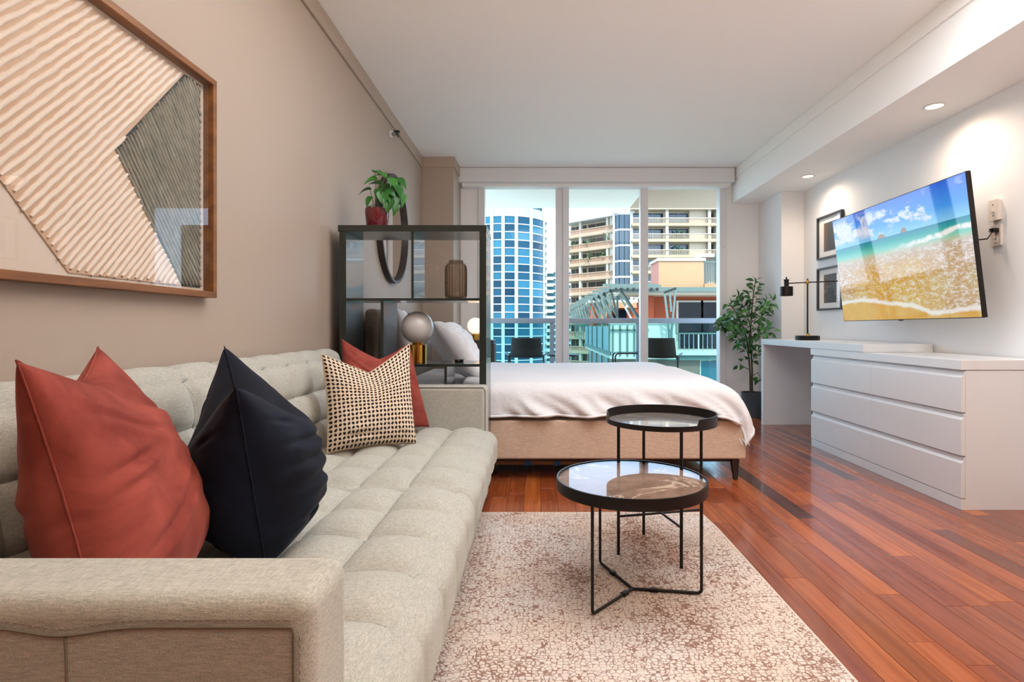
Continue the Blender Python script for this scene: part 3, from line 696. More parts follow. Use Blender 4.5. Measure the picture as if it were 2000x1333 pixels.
part('runner', B(-0.30, -0.26, 3.68, 3.84, 0, 0.055), m_dleg, bd); part('runner', B(0.2, 0.24, 3.68, 3.84, 0, 0.055), m_dleg, bd)
m_tape = mat('blue_tape', '2f78b8', 0.6)
for x in (-0.075, 0.115): part('tape', B(x, x+0.045, 3.657, 3.863, 0.053, 0.0965), m_tape, bd)
# duvet draped over the mattress
def duvet():
    ex1, ey0, ey1 = 1.085, BY0+0.075, BY1-0.075
    top = 0.607; rx, ry = 0.27, 0.085
    na, nb = 150, 130
    a0, a1 = -0.46, ex1+rx*PI/2-0.03
    s0, s1 = ey0-ry*PI/2-0.115, ey1+ry*PI/2+0.115
    vs = []
    for j in range(nb+1):
        b = s0+(s1-s0)*j/nb
        for i in range(na+1):
            a = a0+(a1-a0)*i/na
            ox, dx = fold(a-ex1, rx); x = ex1+ox if a > ex1 else a
            if b < ey0: oy, dy = fold(ey0-b, ry); y = ey0-oy; sgn = -1
            elif b > ey1: oy, dy = fold(b-ey1, ry); y = ey1+oy; sgn = 1
            else: y = b; dy = 0; sgn = 0
            k = sst(dx, 0, 0.25)
            z = top-dx*1.02-dy*(1-0.30*k)
            # padding and folds
            dome = 0.018*(1-((y-(ey0+ey1)/2)/((ey1-ey0)/2+0.1))**2)
            z += dome*(1-k)
            f = 0.010*nz((x*2.2, y*2.2, 0), 1.2, 2)+0.004*nz((x*6, y*4, 0), 1.0, 7)
            z += f
            if dy > 0.03:
                m = sst(dy, 0.03, 0.2)
                diag = x*1.0-dy*1.6
                fo = (0.020*math.sin(diag*17+2.5*nz((x, dy, 0), 2.1, 4))+0.010*math.sin(diag*43+nz((x, dy, 1), 5, 1)*4))*m
                y += sgn*(fo*1.15+0.012*m)*(sst(x, -0.24, -0.05) if sgn < 0 else 1); z += 0.010*m*nz((x*5, 0, 0), 1.0, 3)
            if k > 0.2:
                x += k*(0.018*math.sin(y*14+2*nz((y, dx, 0), 3, 5))+0.008*math.sin(y*37))
                x -= 0.05*k*sst(dy, 0.05, 0.2)
            vs.append((x, y, z))
    fs = [(j*(na+1)+i, j*(na+1)+i+1, (j+1)*(na+1)+i+1, (j+1)*(na+1)+i) for j in range(nb) for i in range(na)]
    return MB().add(vs, fs), na, nb
g, na_, nb_ = duvet()
dv = thing('duvet', (0.4, 4.45, 0.56), 'crumpled white cotton duvet spread over the bed and hanging down its sides', 'duvet')
o = part('cover', g, m_cotton, dv, 180); sd = o.modifiers.new('thick', 'SOLIDIFY'); sd.thickness = 0.022; sd.offset = -1
ring = [Vector(g.v[i]) for i in range(na_+1)]+[Vector(g.v[j*(na_+1)+na_]) for j in range(1, nb_+1)]+[Vector(g.v[nb_*(na_+1)+i]) for i in range(na_-1, -1, -1)]
part('hem', MB().tube(ring[::2], 0.009, 6), m_cotton, dv, 80)
v0 = Vector(g.v[na_-4])
for k in range(3): part('tie', MB().tube([v0+Vector((-0.02*k, -0.004, 0)), v0+Vector((-0.02*k+0.01, -0.015, -0.02)), v0+Vector((-0.02*k+0.02, -0.016, -0.04))], 0.0025, 5), m_cotton, dv, 60)
m_pil = mat('pillow_cotton', 'eeeff2', 0.9, sheen=0.15, spec=0.2, bump=(20, 0.15, 0.02))
cushion('pillow', (-0.68, 3.70, 0.985), (-0.84, 4.40, 0.985), (-0.50, 4.42, 0.60), (-0.34, 3.74, 0.60), 0.115, m_pil, 'plump white pillow propped at the near side of the bed', 'pillow', dent=0, seed=12, wr=0.024, pinch=0.05, piping=False, slump=0.1, crease=1.6, folds=((1,-.9,.5,.4,.1,.016,.06),(1,-.6,-.6,.5,-.2,.014,.06),(1,-.2,.8,.3,.3,.012,.05),(1,.2,-.7,.9,.0,.012,.06)))
cushion('pillow', (-0.90, 3.62, 1.075), (-1.0, 4.25, 1.08), (-0.95, 4.28, 0.66), (-0.82, 3.66, 0.66), 0.075, m_pil, 'white pillow standing against the headboard at the near side', 'pillow', dent=0, seed=15, wr=0.012, pinch=0.05, piping=False, slump=0.05)
cushion('pillow', (-0.72, 4.52, 0.99), (-0.88, 5.25, 0.99), (-0.58, 5.28, 0.60), (-0.44, 4.55, 0.60), 0.11, m_pil, 'white pillow propped at the far side of the bed', 'pillow', dent=0, seed=18, wr=0.018, pinch=0.05, piping=False, slump=0.1, crease=1.5)
# ------------------------------------------------------------------ nightstand behind the bed with the lit lamp
m_walnut = mat('nightstand_dark_wood', '3b3029', 0.45, var=(20, '2c231e', 0.5), stretch=(0.1, 1, 1))
ns = thing('nightstand', (-0.66, 5.72, 0), 'dark nightstand between the bed and the left column', 'nightstand')
part('top', B(-0.82, -0.42, 5.57, 5.88, 0.80, 0.82), m_walnut, ns, bevel=0.002)
part('body', B(-0.81, -0.43, 5.575, 5.87, 0.42, 0.80), m_walnut, ns, bevel=0.002)
part('drawer', B(-0.43, -0.415, 5.585, 5.86, 0.55, 0.785), m_walnut, ns, bevel=0.002)
for x in (-0.79, -0.45):
    for y in (5.60, 5.84): part('leg', B(x-0.014, x+0.014, y-0.014, y+0.014, 0, 0.42), m_black, ns)
globe_lamp(-0.615, 5.72, 0.82, 0.082, 0.05, 0.055, 'glowing globe lamp on the nightstand behind the bed', True)

# ------------------------------------------------------------------ rug
rg = thing('rug', (0.15, 1.8, 0), 'pale cream and rust woven rug under the coffee tables', 'rug')
g = MB(); nx, ny = 70, 120; RX0, RX1, RY0, RY1 = -0.325, 0.852, 0.55, 2.866
def rugtop(u, v):
    x = RX0+(RX1-RX0)*u; y = RY0+(RY1-RY0)*v
    return (x-0.012*sst(y, 2.6, 2.866)*u+0.004*nz((x, y, 0), 1.5), y, 0.009+0.0012*nz((x, y, 0), 4, 3))
g.grid(rugtop, nx, ny); part('pile', g, m_rug, rg, 180)
ring = [rugtop(i/nx, 0) for i in range(nx)]+[rugtop(1, j/ny) for j in range(ny)]+[rugtop(1-i/nx, 1) for i in range(nx)]+[rugtop(0, 1-j/ny) for j in range(ny)]
part('bound_edge', MB().tube([(p[0], p[1], 0.0055) for p in ring], 0.005, 6, True), m_rugedge, rg, 60)
# ------------------------------------------------------------------ coffee tables
def marble_fn(c1, c2, vein):
    def fn(t, b):
        o = t.coord(); n1 = t.noise(o, 9, 6, 0.65, 1.2)
        v = t.noise(t.mapping(o, (1, 1, 1)), 3.2, 5, 0.55, 1.0)
        line = t.math('SUBTRACT', 1.0, t.step(t.math('ABSOLUTE', t.math('SUBTRACT', v, 0.5)), 0.0, 0.012))
        base = t.ramp(n1, [(0.35, C(c1)), (0.65, C(c2))])
        t.put(b.inputs['Base Color'], t.mix(t.math('MULTIPLY', line, 0.75), base, C(vein)))
    return fn
m_marble = mat('brown_marble', '6d5648', 0.5, spec=0.1, fn=marble_fn('6a5446', '8a7262', 'c9b7a4'))
m_marble2 = mat('grey_marble', '8d8580', 0.12, coat=1.0, fn=marble_fn('857d78', 'a09a95', 'd6d0c8'))
m_tglass = glass('table_glass', ior=1.26)
# front table
c1 = Vector((0.340, 2.019, 0)); R1 = 0.266
ct = thing('coffee_table', (c1.x, c1.y, 0.01), 'front round coffee table with brown marble under glass and a three-rod base', 'table')
part('rim', MB().lathe([(R1-0.006, 0.376), (R1, 0.376), (R1+0.001, 0.396), (R1, 0.4155), (R1-0.006, 0.4155), (R1-0.006, 0.390)], c1, 120, False), m_black, ct, 40)
part('marble_disc', MB().lathe([(0.001, 0.380), (R1-0.006, 0.380), (R1-0.006, 0.404), (0.001, 0.404)], c1, 96, False), m_marble, ct, 40)
part('glass_top', MB().lathe([(0.001, 0.4045), (R1-0.0065, 0.4045), (R1-0.0065, 0.4125), (0.001, 0.4125)], c1, 96, False), m_tglass, ct, 40)
legs = [Vector((0.1836, 1.836, 0.016)), Vector((0.582, 1.981, 0.016)), Vector((0.2545, 2.24, 0.016))]
hub = Vector((0.345, 2.015, 0.016))
for L in legs:
    d = (hub-L).normalized(); rr = 0.014
    bend = [L+Vector((0, 0, rr))+d*(rr*(1-math.cos(a)))-Vector((0, 0, rr*math.sin(a))) for a in [PI/2*i/6 for i in range(7)]]
    part('leg', MB().tube([L+Vector((0, 0, 0.362))]+bend+[hub], 0.0055, 10), m_black, ct, 60)
    q = hub-d*(0.075 if L is legs[1] else 0.05 if L is legs[0] else 0.14); s = Vector((-d.y, d.x, 0))
    part('clip', MB().hexa([q+d*a+s*b_+Vector((0, 0, z)) for z in (-0.006, 0.007) for a, b_ in ((-0.014, -0.009), (0.014, -0.009), (0.014, 0.009), (-0.014, 0.009))]), m_black, ct, bevel=0.002)
# rear tray table
c2 = Vector((0.527, 2.378, 0)); R2 = 0.224
ct2 = thing('coffee_table', (c2.x, c2.y, 0.01), 'rear taller round tray table with stepped rim and four legs', 'table')
part('tray', MB().lathe([(0.001, 0.551), (R2, 0.551), (R2, 0.557), (0.001, 0.557)], c2, 96, False), m_marble2, ct2, 40)
n = 128; vs = []; fs = []
def hi(a):   # the rim is cut low along the front-left arc
    a = a % (2*PI)
    return 0.5705 if R(188) < a < R(297) else 0.5945
for i in range(n):
    a = 2*PI*i/n; h = hi(a)
    for r, z in ((R2, 0.550), (R2+0.004, 0.550), (R2+0.004, h), (R2, h)): vs.append((c2.x+r*math.cos(a), c2.y+r*math.sin(a), z))
for i in range(n):
    j = (i+1) % n
    for k in range(4): fs.append((i*4+k, j*4+k, j*4+(k+1) % 4, i*4+(k+1) % 4))
part('rim', MB().add(vs, fs), m_black, ct2, 40)
L4 = [Vector((0.3416, 2.334, 0.01)), Vector((0.489, 2.558, 0.01)), Vector((0.7095, 2.42, 0.01)), Vector((0.568, 2.2015, 0.01))]
for L in L4: part('leg', MB().tube([L, L+Vector((0, 0, 0.545))], 0.0065, 12), m_black, ct2, 60)
for a, b_ in ((0, 2), (1, 3)): part('stretcher', MB().tube([L4[a]+Vector((0, 0, 0.157)), L4[b_]+Vector((0, 0, 0.157))], 0.005, 10), m_black, ct2, 60)
# ------------------------------------------------------------------ dresser and desk
dr = thing('dresser', (2.45, 3.72, 0), 'long low white lacquered chest of six drawers along the right wall', 'dresser')
DX, DY0, DY1 = 2.203, 2.92, 4.52
part('carcass', B(DX+0.026, XR-0.016, DY0+0.004, DY1-0.004, 0.0, 0.727), m_white, dr, bevel=0.0015)
part('plinth', B(DX+0.004, DX+0.027, DY0+0.004, DY1-0.004, 0.0, 0.058), m_white, dr, bevel=0.0015)
part('top_slab', B(DX, XR-0.014, DY0, DY1, 0.729, 0.7805), m_white, dr, bevel=0.002)
ym = 3.712
for (z0, z1) in ((0.509, 0.7235), (0.283, 0.504), (0.062, 0.278)):
    for (y0, y1) in ((DY0+0.002, ym-0.0015), (ym+0.0015, DY1-0.002)):
        g = MB()   # drawer front with a bevelled finger groove along its top edge
        sec = [(DX+0.024, z0), (DX+0.002, z0), (DX+0.002, z1-0.034), (DX+0.017, z1-0.022), (DX+0.017, z1-0.003), (DX+0.024, z1-0.003)]
        vs = [(x, y, z) for y in (y0, y1) for (x, z) in sec]; m = len(sec)
        g.add(vs, [tuple(reversed(range(m))), tuple(range(m, 2*m))]+[(i, (i+1) % m, (i+1) % m+m, i+m) for i in range(m)])
        bm_o = part('drawer', g, m_white, dr, bevel=0.001)
dk = thing('desk', (2.45, 4.65, 0), 'white desk whose slab top rests on the dresser end', 'desk')
part('top_slab', B(2.200, XR-0.014, 3.79, 5.512, 0.7815, 0.835), m_white, dk, bevel=0.002)
part('side_panel', B(2.203, XR-0.016, 5.462, 5.510, 0.0, 0.7815), m_white, dk, bevel=0.002)
# ------------------------------------------------------------------ desk lamp
lx, ly, lz = 2.405, 4.99, 0.835
lp = thing('desk_lamp', (lx, ly, lz), 'black and brass desk lamp with a small drum shade on the white desk', 'lamp')
part('base', MB().lathe([(0.095, 0), (0.100, 0.004), (0.100, 0.036), (0.096, 0.040)], (lx, ly, lz), 48), m_black, lp, 40)
part('pole_collar', MB().lathe([(0.018, 0.040), (0.018, 0.048), (0.010, 0.060), (0.007, 0.062)], (lx, ly, lz), 24), m_brass, lp, 40)
part('pole', MB().lathe([(0.007, 0.06), (0.0065, 0.53), (0.004, 0.545)], (lx, ly, lz), 16), m_black, lp, 50)
za = lz+0.512
part('joint', MB().lathe([(0.006, -0.018), (0.014, -0.012), (0.015, 0), (0.014, 0.012), (0.006, 0.018)], (lx, ly, za), 20), m_brass, lp, 50)
shx, shy = lx-0.165, ly+0.05
arm_o = part('arm', MB().tube([(shx, shy, za-0.006), (lx, ly, za), (lx+0.235, ly-0.063, za+0.006)], 0.0055, 10), m_black, lp, 50)
sh = part('shade', MB().lathe([(0.052, -0.118), (0.055, -0.118), (0.055, -0.036), (0.050, -0.034), (0.022, -0.034), (0.022, -0.030), (0.019, -0.034), (0.048, -0.038), (0.052, -0.040)], (shx, shy, za), 40, False), m_black, lp, 40)
part('neck', MB().lathe([(0.020, -0.034), (0.021, 0.022), (0.024, 0.024), (0.024, 0.030), (0.006, 0.032), (0.008, 0.040), (0.003, 0.054)], (shx, shy, za), 24), m_black, sh, 40)
part('bulb', MB().lathe([(0.012, -0.05), (0.024, -0.08), (0.022, -0.104), (0.001, -0.114)], (shx, shy, za), 20), mat('warm_bulb', 'ffd9a6', 0.4, emit=2.0), sh, 60)
# ------------------------------------------------------------------ television
def tv_fn(t, b):
    u, v, _ = t.xyz(t.coord('UV')); uv = t.coord('UV'); asp = t.mapping(uv, (1.78, 1, 1))
    M_, A_, S_ = (lambda a, c: t.math('MULTIPLY', a, c)), (lambda a, c: t.math('ADD', a, c)), (lambda a, c: t.math('SUBTRACT', a, c))
    hz = 0.708
    skyc = t.ramp(v, [(hz, C('8fd0f2')), (0.82, C('4d9df0')), (1.0, C('3f6de0'))])
    cn = t.noise(t.mapping(asp, (1, 1.6, 1)), 4.2, 6, 0.62, 0.2)
    band = M_(t.step(v, 0.72, 0.78), S_(1.0, t.step(v, 0.90, 1.02)))
    cl = M_(t.step(A_(cn, M_(S_(0.45, u), 0.26)), 0.47, 0.58), band)
    skyc = t.mix(M_(cl, 0.95), skyc, t.mix(t.noise(asp, 12, 3), C('b9bfd8'), C('ffffff')))
    # islands
    def hump(c0, w, h): return S_(h, M_(t.math('POWER', t.math('DIVIDE', S_(u, c0), w), 2.0), h))
    rough = M_(S_(t.noise(asp, 40, 3), 0.5), 0.02)
    isl = t.math('MAXIMUM', hump(0.43, 0.035, 0.036), hump(0.60, 0.025, 0.040))
    ism = t.math('LESS_THAN', v, A_(A_(isl, hz), rough))
    skyc = t.mix(ism, skyc, t.mix(t.noise(asp, 50, 3), C('5d6b66'), C('c2935f')))
    sea = t.ramp(v, [(0.56, C('c8cda0')), (0.61, C('7fd0b8')), (0.66, C('33a8a0')), (hz, C('1c7fa0'))])
    # breaking wave on the right and foam over the sand
    wob = M_(S_(t.noise(asp, 7, 4), 0.5), 0.06)
    wl_ = A_(A_(0.52, M_(u, 0.125)), wob)
    foamband = S_(1.0, t.step(t.math('ABSOLUTE', S_(v, wl_)), 0.008, 0.030))
    def ridge(vec, sc, w, dist): return S_(1.0, t.step(t.math('ABSOLUTE', S_(t.noise(vec, sc, 6, 0.68, dist), 0.5)), 0.0, w))
    fo1 = t.step(t.noise(t.mapping(asp, (1, 2.3, 1), rot=(0, 0, -0.12)), 15, 6, 0.72, 0.5), 0.49, 0.60)
    fo2 = t.step(t.noise(t.mapping(asp, (1, 1.8, 1), rot=(0, 0, 0.25)), 34, 5, 0.7, 0.3), 0.50, 0.62)
    cells = t.math('MAXIMUM', fo1, M_(fo2, 0.8))
    dens = t.step(t.noise(asp, 3.0, 4, 0.6), 0.34, 0.62)
    ctr = t.step(t.math('ABSOLUTE', S_(u, 0.45)), 0.16, 0.48)
    cells = M_(cells, A_(0.42, M_(t.math('MAXIMUM', M_(dens, 0.6), ctr), 0.5)))
    sand = t.mix(t.noise(asp, 9, 5, 0.6), C('d99a45'), C('ecc878'))
    wet = t.mix(t.noise(asp, 6, 4), C('cf8c2c'), C('e2be4a'))
    wet = t.mix(t.step(v, 0.42, 0.60), wet, C('cdb9a2'))
    wet = t.mix(M_(ctr, 0.6), wet, C('c4a892'))
    wet = t.mix(cells, wet, C('f4ece4'))
    # shore line: dips on the right
    shore = A_(A_(0.155, M_(t.math('SINE', A_(M_(u, 7.5), 0.4)), 0.035)), M_(S_(t.noise(asp, 6, 4), 0.5), 0.06))
    shore = S_(shore, M_(t.step(u, 0.55, 0.8), 0.12))
    low = t.mix(S_(1.0, t.step(t.math('ABSOLUTE', S_(v, shore)), 0.006, 0.028)), t.mix(t.step(S_(v, shore), -0.004, 0.004), sand, wet), C('f7efe6'))
    water = t.mix(t.step(v, 0.535, 0.60), low, sea)
    water = t.mix(M_(M_(foamband, t.step(u, 0.42, 0.75)), t.step(t.noise(asp, 18, 4, 0.7), 0.34, 0.52)), water, C('fbf6ef'))
    img = t.mix(t.math('GREATER_THAN', v, hz), water, skyc)
    hs = t.n.new('ShaderNodeHueSaturation'); hs.inputs['Saturation'].default_value = 1.05; t.put(hs.inputs['Color'], img)
    b.inputs['Base Color'].default_value = (0.004, 0.004, 0.005, 1)
    t.put(b.inputs['Emission Color'], hs.outputs[0]); b.inputs['Emission Strength'].default_value = 0.72
m_screen = mat('tv_picture', '050505', 0.03, spec=0.5, fn=tv_fn)
tc = Vector((2.408, 3.798, 1.402)); yaw, tl, rl = -0.018, 0.112, 0.004
Mz = Matrix.Rotation(yaw, 3, 'Z'); u_ = Mz @ Vector((0, -1, 0)); n_ = Mz @ Vector((-1, 0, 0)); v_ = Vector((0, 0, 1))
Rt = Matrix.Rotation(tl, 3, u_); v_ = Rt @ v_; n_ = Rt @ n_; Rr = Matrix.Rotation(rl, 3, n_); u_ = Rr @ u_; v_ = Rr @ v_
TW, TH = 1.44, 0.81
def tvp(a, b_, d): return tc+u_*a+v_*b_+n_*d
tv = thing('television', tuple(tc), 'large wall television showing a sandy beach, tilted down over the dresser', 'television')
def tvbox(a0, a1, b0, b1, d0, d1): return MB().hexa([tvp(a, b_, d) for d in (d0, d1) for a, b_ in ((a0, b0), (a1, b0), (a1, b1), (a0, b1))])
part('case', tvbox(-TW/2, TW/2, -TH/2, TH/2, -0.028, -0.001), m_black, tv, bevel=0.002)
me = bpy.data.meshes.new('screen'); s_ = 0.005
me.from_pydata([tuple(tvp(a, b_, 0.0)) for a, b_ in ((-TW/2+s_, -TH/2+s_), (TW/2-s_, -TH/2+s_), (TW/2-s_, TH/2-s_), (-TW/2+s_, TH/2-s_))], [], [(0, 1, 2, 3)])
ul = me.uv_layers.new(name='UVMap')
for i, q in enumerate(((0, 0), (1, 0), (1, 1), (0, 1))): ul.data[i].uv = q
me.materials.append(m_screen); link('screen', me, tv)
part('rear_housing', tvbox(-0.45, 0.45, -0.34, 0.10, -0.055, -0.028), m_black, tv, bevel=0.01)
part('wall_bracket', MB().tube([tvp(0, 0, -0.05), (2.60, tc.y+0.05, 1.40), (XR-0.01, tc.y, 1.40)], 0.016, 8), m_black, tv, 50)
part('bracket_plate', B(XR-0.012, XR, tc.y-0.12, tc.y+0.12, 1.28, 1.52), m_black, tv, bevel=0.003)
part('logo_tab', tvbox(-0.02, 0.02, -TH/2-0.006, -TH/2, -0.008, -0.001), m_black, tv)
ow = Vector((XR-0.016, 3.262, 1.512))
p0 = tvp(TW/2-0.12, 0.03, -0.04)
part('power_cord', MB().tube([p0, p0.lerp(ow, 0.35)+Vector((0, -0.08, -0.02)), p0.lerp(ow, 0.6)+Vector((0.0, -0.05, 0.0)), p0.lerp(ow, 0.82)+Vector((-0.02, -0.01, 0.006)), ow+Vector((-0.03, 0, 0))], 0.004, 8), m_black, tv, 60)
part('plug', MB().hexa([ow+Vector((x, y, z)) for z in (-0.012, 0.012) for x, y in ((-0.034, -0.016), (0.0, -0.018), (0.0, 0.018), (-0.034, 0.016))]), m_black, tv, bevel=0.003)
# ------------------------------------------------------------------ framed prints by the television
m_frame_b = mat('black_frame_wood', '2b2a29', 0.4)
m_mat = mat('white_mat_board', 'eceae7', 0.8)
def print_fn(t, b):
    o = t.coord(); x, y, z = t.xyz(o); n = t.noise(o, 26, 5, 0.65)
    edge = t.math('ADD', y, t.math('MULTIPLY', t.math('SUBTRACT', n, 0.5), 0.09))
    sea = t.mix(n, C('3c3f42'), C('54585a'))
    land = t.mix(t.noise(o, 90, 4), C('8a5b45'), C('4f4a36'))
    t.put(b.inputs['Base Color'], t.mix(t.step(edge, 0.055, 0.060), sea, land))
m_print = mat('coast_print', '45484a', 0.7, fn=print_fn)
def framed(y0, y1, z0, z1, label):
    t = thing('framed_print', (XR, (y0+y1)/2, (z0+z1)/2), label, 'picture', 'framed prints beside the television')
    X0, f = XR-0.030, 0.017
    part('frame_bar', B(X0, XR, y0, y1, z1-f, z1), m_frame_b, t, bevel=0.001); part('frame_bar', B(X0, XR, y0, y1, z0, z0+f), m_frame_b, t, bevel=0.001)
    part('frame_bar', B(X0, XR, y0, y0+f, z0+f, z1-f), m_frame_b, t, bevel=0.001); part('frame_bar', B(X0, XR, y1-f, y1, z0+f, z1-f), m_frame_b, t, bevel=0.001)
    part('mat_board', B(XR-0.012, XR-0.004, y0+f, y1-f, z0+f, z1-f), m_mat, t)
    yc, zc = (y0+y1)/2, (z0+z1)/2; hy, hz = (y1-y0)*0.25, (z1-z0)*0.33
    me = MB().box(-0.0135-0.0, -0.0122, -hy, hy, -hz, hz).mesh('print', m_print)
    o = link('print', me, t); o.matrix_parent_inverse = Matrix(); o.location = (0, 0, 0)
    part('glass', B(XR-0.019, XR-0.0175, y0+f, y1-f, z0+f, z1-f), m_thin, t)
framed(4.905, 5.335, 1.58, 1.978, 'upper black-framed coast print half behind the television')
framed(4.905, 5.335, 1.105, 1.50, 'lower black-framed coast print half behind the television')
# ------------------------------------------------------------------ wall plates, downlights, sprinkler
m_plate = mat('ivory_plastic', 'e6ddd3', 0.4)
sw = thing('light_switch', (XR, 3.275, 1.63), 'pale wall switch plate right of the television, above the socket', 'switch')
part('back_box', B(XR-0.022, XR, 3.243, 3.307, 1.573, 1.690), m_plate, sw, bevel=0.002)
part('cover_plate', B(XR-0.028, XR-0.022, 3.240, 3.310, 1.570, 1.694), m_plate, sw, bevel=0.002)
part('toggle', B(XR-0.040, XR-0.028, 3.272, 3.280, 1.622, 1.640), m_plate, sw, bevel=0.001)
for z in (1.60, 1.664): part('screw', MB().tube([(XR-0.0295, 3.276, z), (XR-0.027, 3.276, z)], 0.004, 8), m_steel, sw)
so = thing('wall_socket', (XR, 3.275, 1.49), 'pale wall socket with the black television plug in it', 'socket')
part('cover_plate', B(XR-0.014, XR, 3.238, 3.312, 1.425, 1.545), m_plate, so, bevel=0.002)
part('receptacle', B(XR-0.018, XR-0.014, 3.258, 3.290, 1.443, 1.478), m_plate, so, bevel=0.003)
for y in (3.268, 3.279): part('slot', B(XR-0.0185, XR-0.0179, y-0.0015, y+0.0015, 1.456, 1.468), m_black, so)
m_led = mat('downlight_glow', 'fff1d8', 0.5, emit=1.6)
for y, lb in ((3.457, 'recessed downlight in the soffit above the near end of the television'), (5.065, 'recessed downlight in the soffit near the window end')):
    d = thing('downlight', (2.445, y, ZS), lb, 'light')
    part('trim_ring', MB().lathe([(0.058, -0.001), (0.060, -0.004), (0.048, -0.006), (0.047, -0.001)], (2.445, y, ZS), 40, False), m_white, d, 50)
    part('lens', MB().lathe([(0.001, -0.002), (0.047, -0.002), (0.047, -0.001), (0.001, -0.001)], (2.445, y, ZS), 32, False), m_led, d)
sp = thing('fire_sprinkler', (XL, 4.47, 2.484), 'small dark sidewall sprinkler head high on the left wall', 'sprinkler')
part('escutcheon', MB().tube([(XL, 4.47, 2.484), (XL+0.012, 4.47, 2.484)], 0.03, 20), m_white, sp, 40)
part('nozzle', MB().tube([(XL+0.012, 4.47, 2.484), (XL+0.05, 4.47, 2.484), (XL+0.06, 4.47, 2.484)], [0.012, 0.010, 0.016], 12), m_steel, sp, 40)
part('deflector', MB().box(XL+0.058, XL+0.063, 4.445, 4.495, 2.462, 2.508).box(XL+0.03, XL+0.075, 4.45, 4.49, 2.503, 2.507), m_black, sp)
# ------------------------------------------------------------------ potted tree
fx, fy = 2.285, 5.95
m_gpot = mat('slate_pot', '3f474d', 0.55)
ft = thing('potted_tree', (fx, fy, 0), 'slim leafy tree in a dark slate pot by the window corner', 'plant')
part('pot', MB().lathe([(0.088, 0), (0.092, 0.004), (0.112, 0.245), (0.116, 0.262), (0.106, 0.262), (0.100, 0.225), (0.02, 0.222)], (fx, fy, 0), 48), m_gpot, ft, 40)
part('soil', MB().lathe([(0.101, 0.225), (0.05, 0.236), (0.001, 0.238)], (fx, fy, 0), 24, False), m_soil, ft, 60)
rt = random.Random(5)
def fat_(px, py, dd=0.0): return at(px, py, fy+dd)
trunks = [
 [(1466, 786, 0), (1465, 730, 0), (1462, 690, 0.01), (1458, 660, 0.02), (1450, 636, 0), (1438, 612, -0.02), (1424, 592, -0.04)],
 [(1469, 786, 0.02), (1469, 725, 0.02), (1467, 680, 0), (1466, 640, 0), (1469, 600, 0), (1472, 570, 0), (1476, 545, 0)],
 [(1464, 700, 0), (1456, 680, -0.05), (1444, 662, -0.09), (1432, 650, -0.10)],
 [(1467, 645, 0), (1458, 612, 0.06), (1448, 590, 0.09), (1436, 578, 0.10)],
 [(1466, 660, 0), (1478, 655, -0.20), (1492, 650, -0.36), (1504, 645, -0.46)],
 [(1468, 620, 0), (1480, 604, -0.22), (1494, 597, -0.38), (1510, 592, -0.50)],
 [(1468, 630, 0), (1480, 620, -0.22), (1494, 616, -0.38)],
 [(1462, 722, 0), (1450, 715, -0.02), (1440, 708, -0.02)],
 [(1468, 715, 0), (1475, 690, -0.09), (1482, 680, -0.11)],
 [(1469, 735, 0.03), (1480, 728, -0.02), (1485, 738, -0.05), (1482, 744, -0.05)],
 [(1457, 655, 0), (1440, 640, 0.08), (1420, 632, 0.1), (1410, 625, 0.1)],
 [(1450, 636, 0), (1435, 630, -0.10), (1418, 622, -0.14), (1408, 640, -0.14)],
]
branches = []
for k, tr_p in enumerate(trunks):
    pts = [fat_(*p) for p in tr_p]; r0 = 0.011 if k < 2 else 0.0045
    part('trunk' if k < 2 else 'branch', MB().tube(pts, [r0*(1-0.65*i/(len(pts)-1)) for i in range(len(pts))], 7), m_bark, ft, 60)
    branches.append(pts)
def leaf_on(p, d, s):
    place_leaf(LO[rt.randrange(2)], ft, p, d, (rt.uniform(-0.6, 0.6), rt.uniform(-0.9, 0.1), rt.uniform(0.3, 1)), s)
plan = [(0, 36, 0.45), (1, 48, 0.36), (2, 24, 0.2), (3, 30, 0.2), (4, 16, 0.4), (5, 20, 0.35), (6, 12, 0.4), (7, 4, 0.5), (8, 20, 0.15), (9, 5, 0.5), (10, 36, 0.2), (11, 34, 0.2)]
for k, cnt, start in plan:
    pts = branches[k]; m = len(pts)-1
    for i in range(cnt):
        f = (start+(1-start)*(i+0.7)/cnt)*m; a = min(int(f), m-1); p = pts[a].lerp(pts[a+1], f-a)
        ax = (pts[a+1]-pts[a]).normalized(); ang = i*2.4+k
        side = ax.orthogonal().normalized(); side = Matrix.Rotation(ang, 3, ax) @ side
        d = (side*1.0+ax*rt.uniform(0.2, 0.8)+Vector((0, 0, rt.uniform(-0.4, 0.3))))
        leaf_on(p+side*rt.uniform(0.004, 0.05), d, rt.uniform(0.062, 0.088))
# ------------------------------------------------------------------ framed paper relief on the left wall
m_oak = mat('brown_oak_frame', '93602f', 0.45, var=(26, '633a1c', 0.7), stretch=(1, 0.12, 1), bump=(90, 0.1))
m_paper = mat('cream_paper', 'ddd0c1', 0.9, bump=(120, 0.3))
m_back = mat('tan_backing', 'bb9c80', 0.9, var=(5, 'c7ae97', 0.6))
m_board = mat('ivory_board', 'cbbfb1', 0.85)
m_grey = mat('grey_paper', 'aaa99c', 0.9, var=(30, '8d9186', 0.6), bump=(120, 0.3))
m_slate = mat('slate_backing', '39423f', 0.9, var=(8, '2e3a40', 0.6))
AY0, AY1, AZ0, AZ1 = 0.72, 1.969, 1.054, 1.812
art = thing('framed_artwork', (XL, (AY0+AY1)/2, (AZ0+AZ1)/2), 'large oak-framed relief of cream and grey paper strips above the sofa', 'picture')
f = 0.021; X1 = XL+0.042
part('frame_bar', B(XL, X1, AY0, AY1, AZ1-f, AZ1), m_oak, art, bevel=0.0015); part('frame_bar', B(XL, X1, AY0, AY1, AZ0, AZ0+f), m_oak, art, bevel=0.0015)
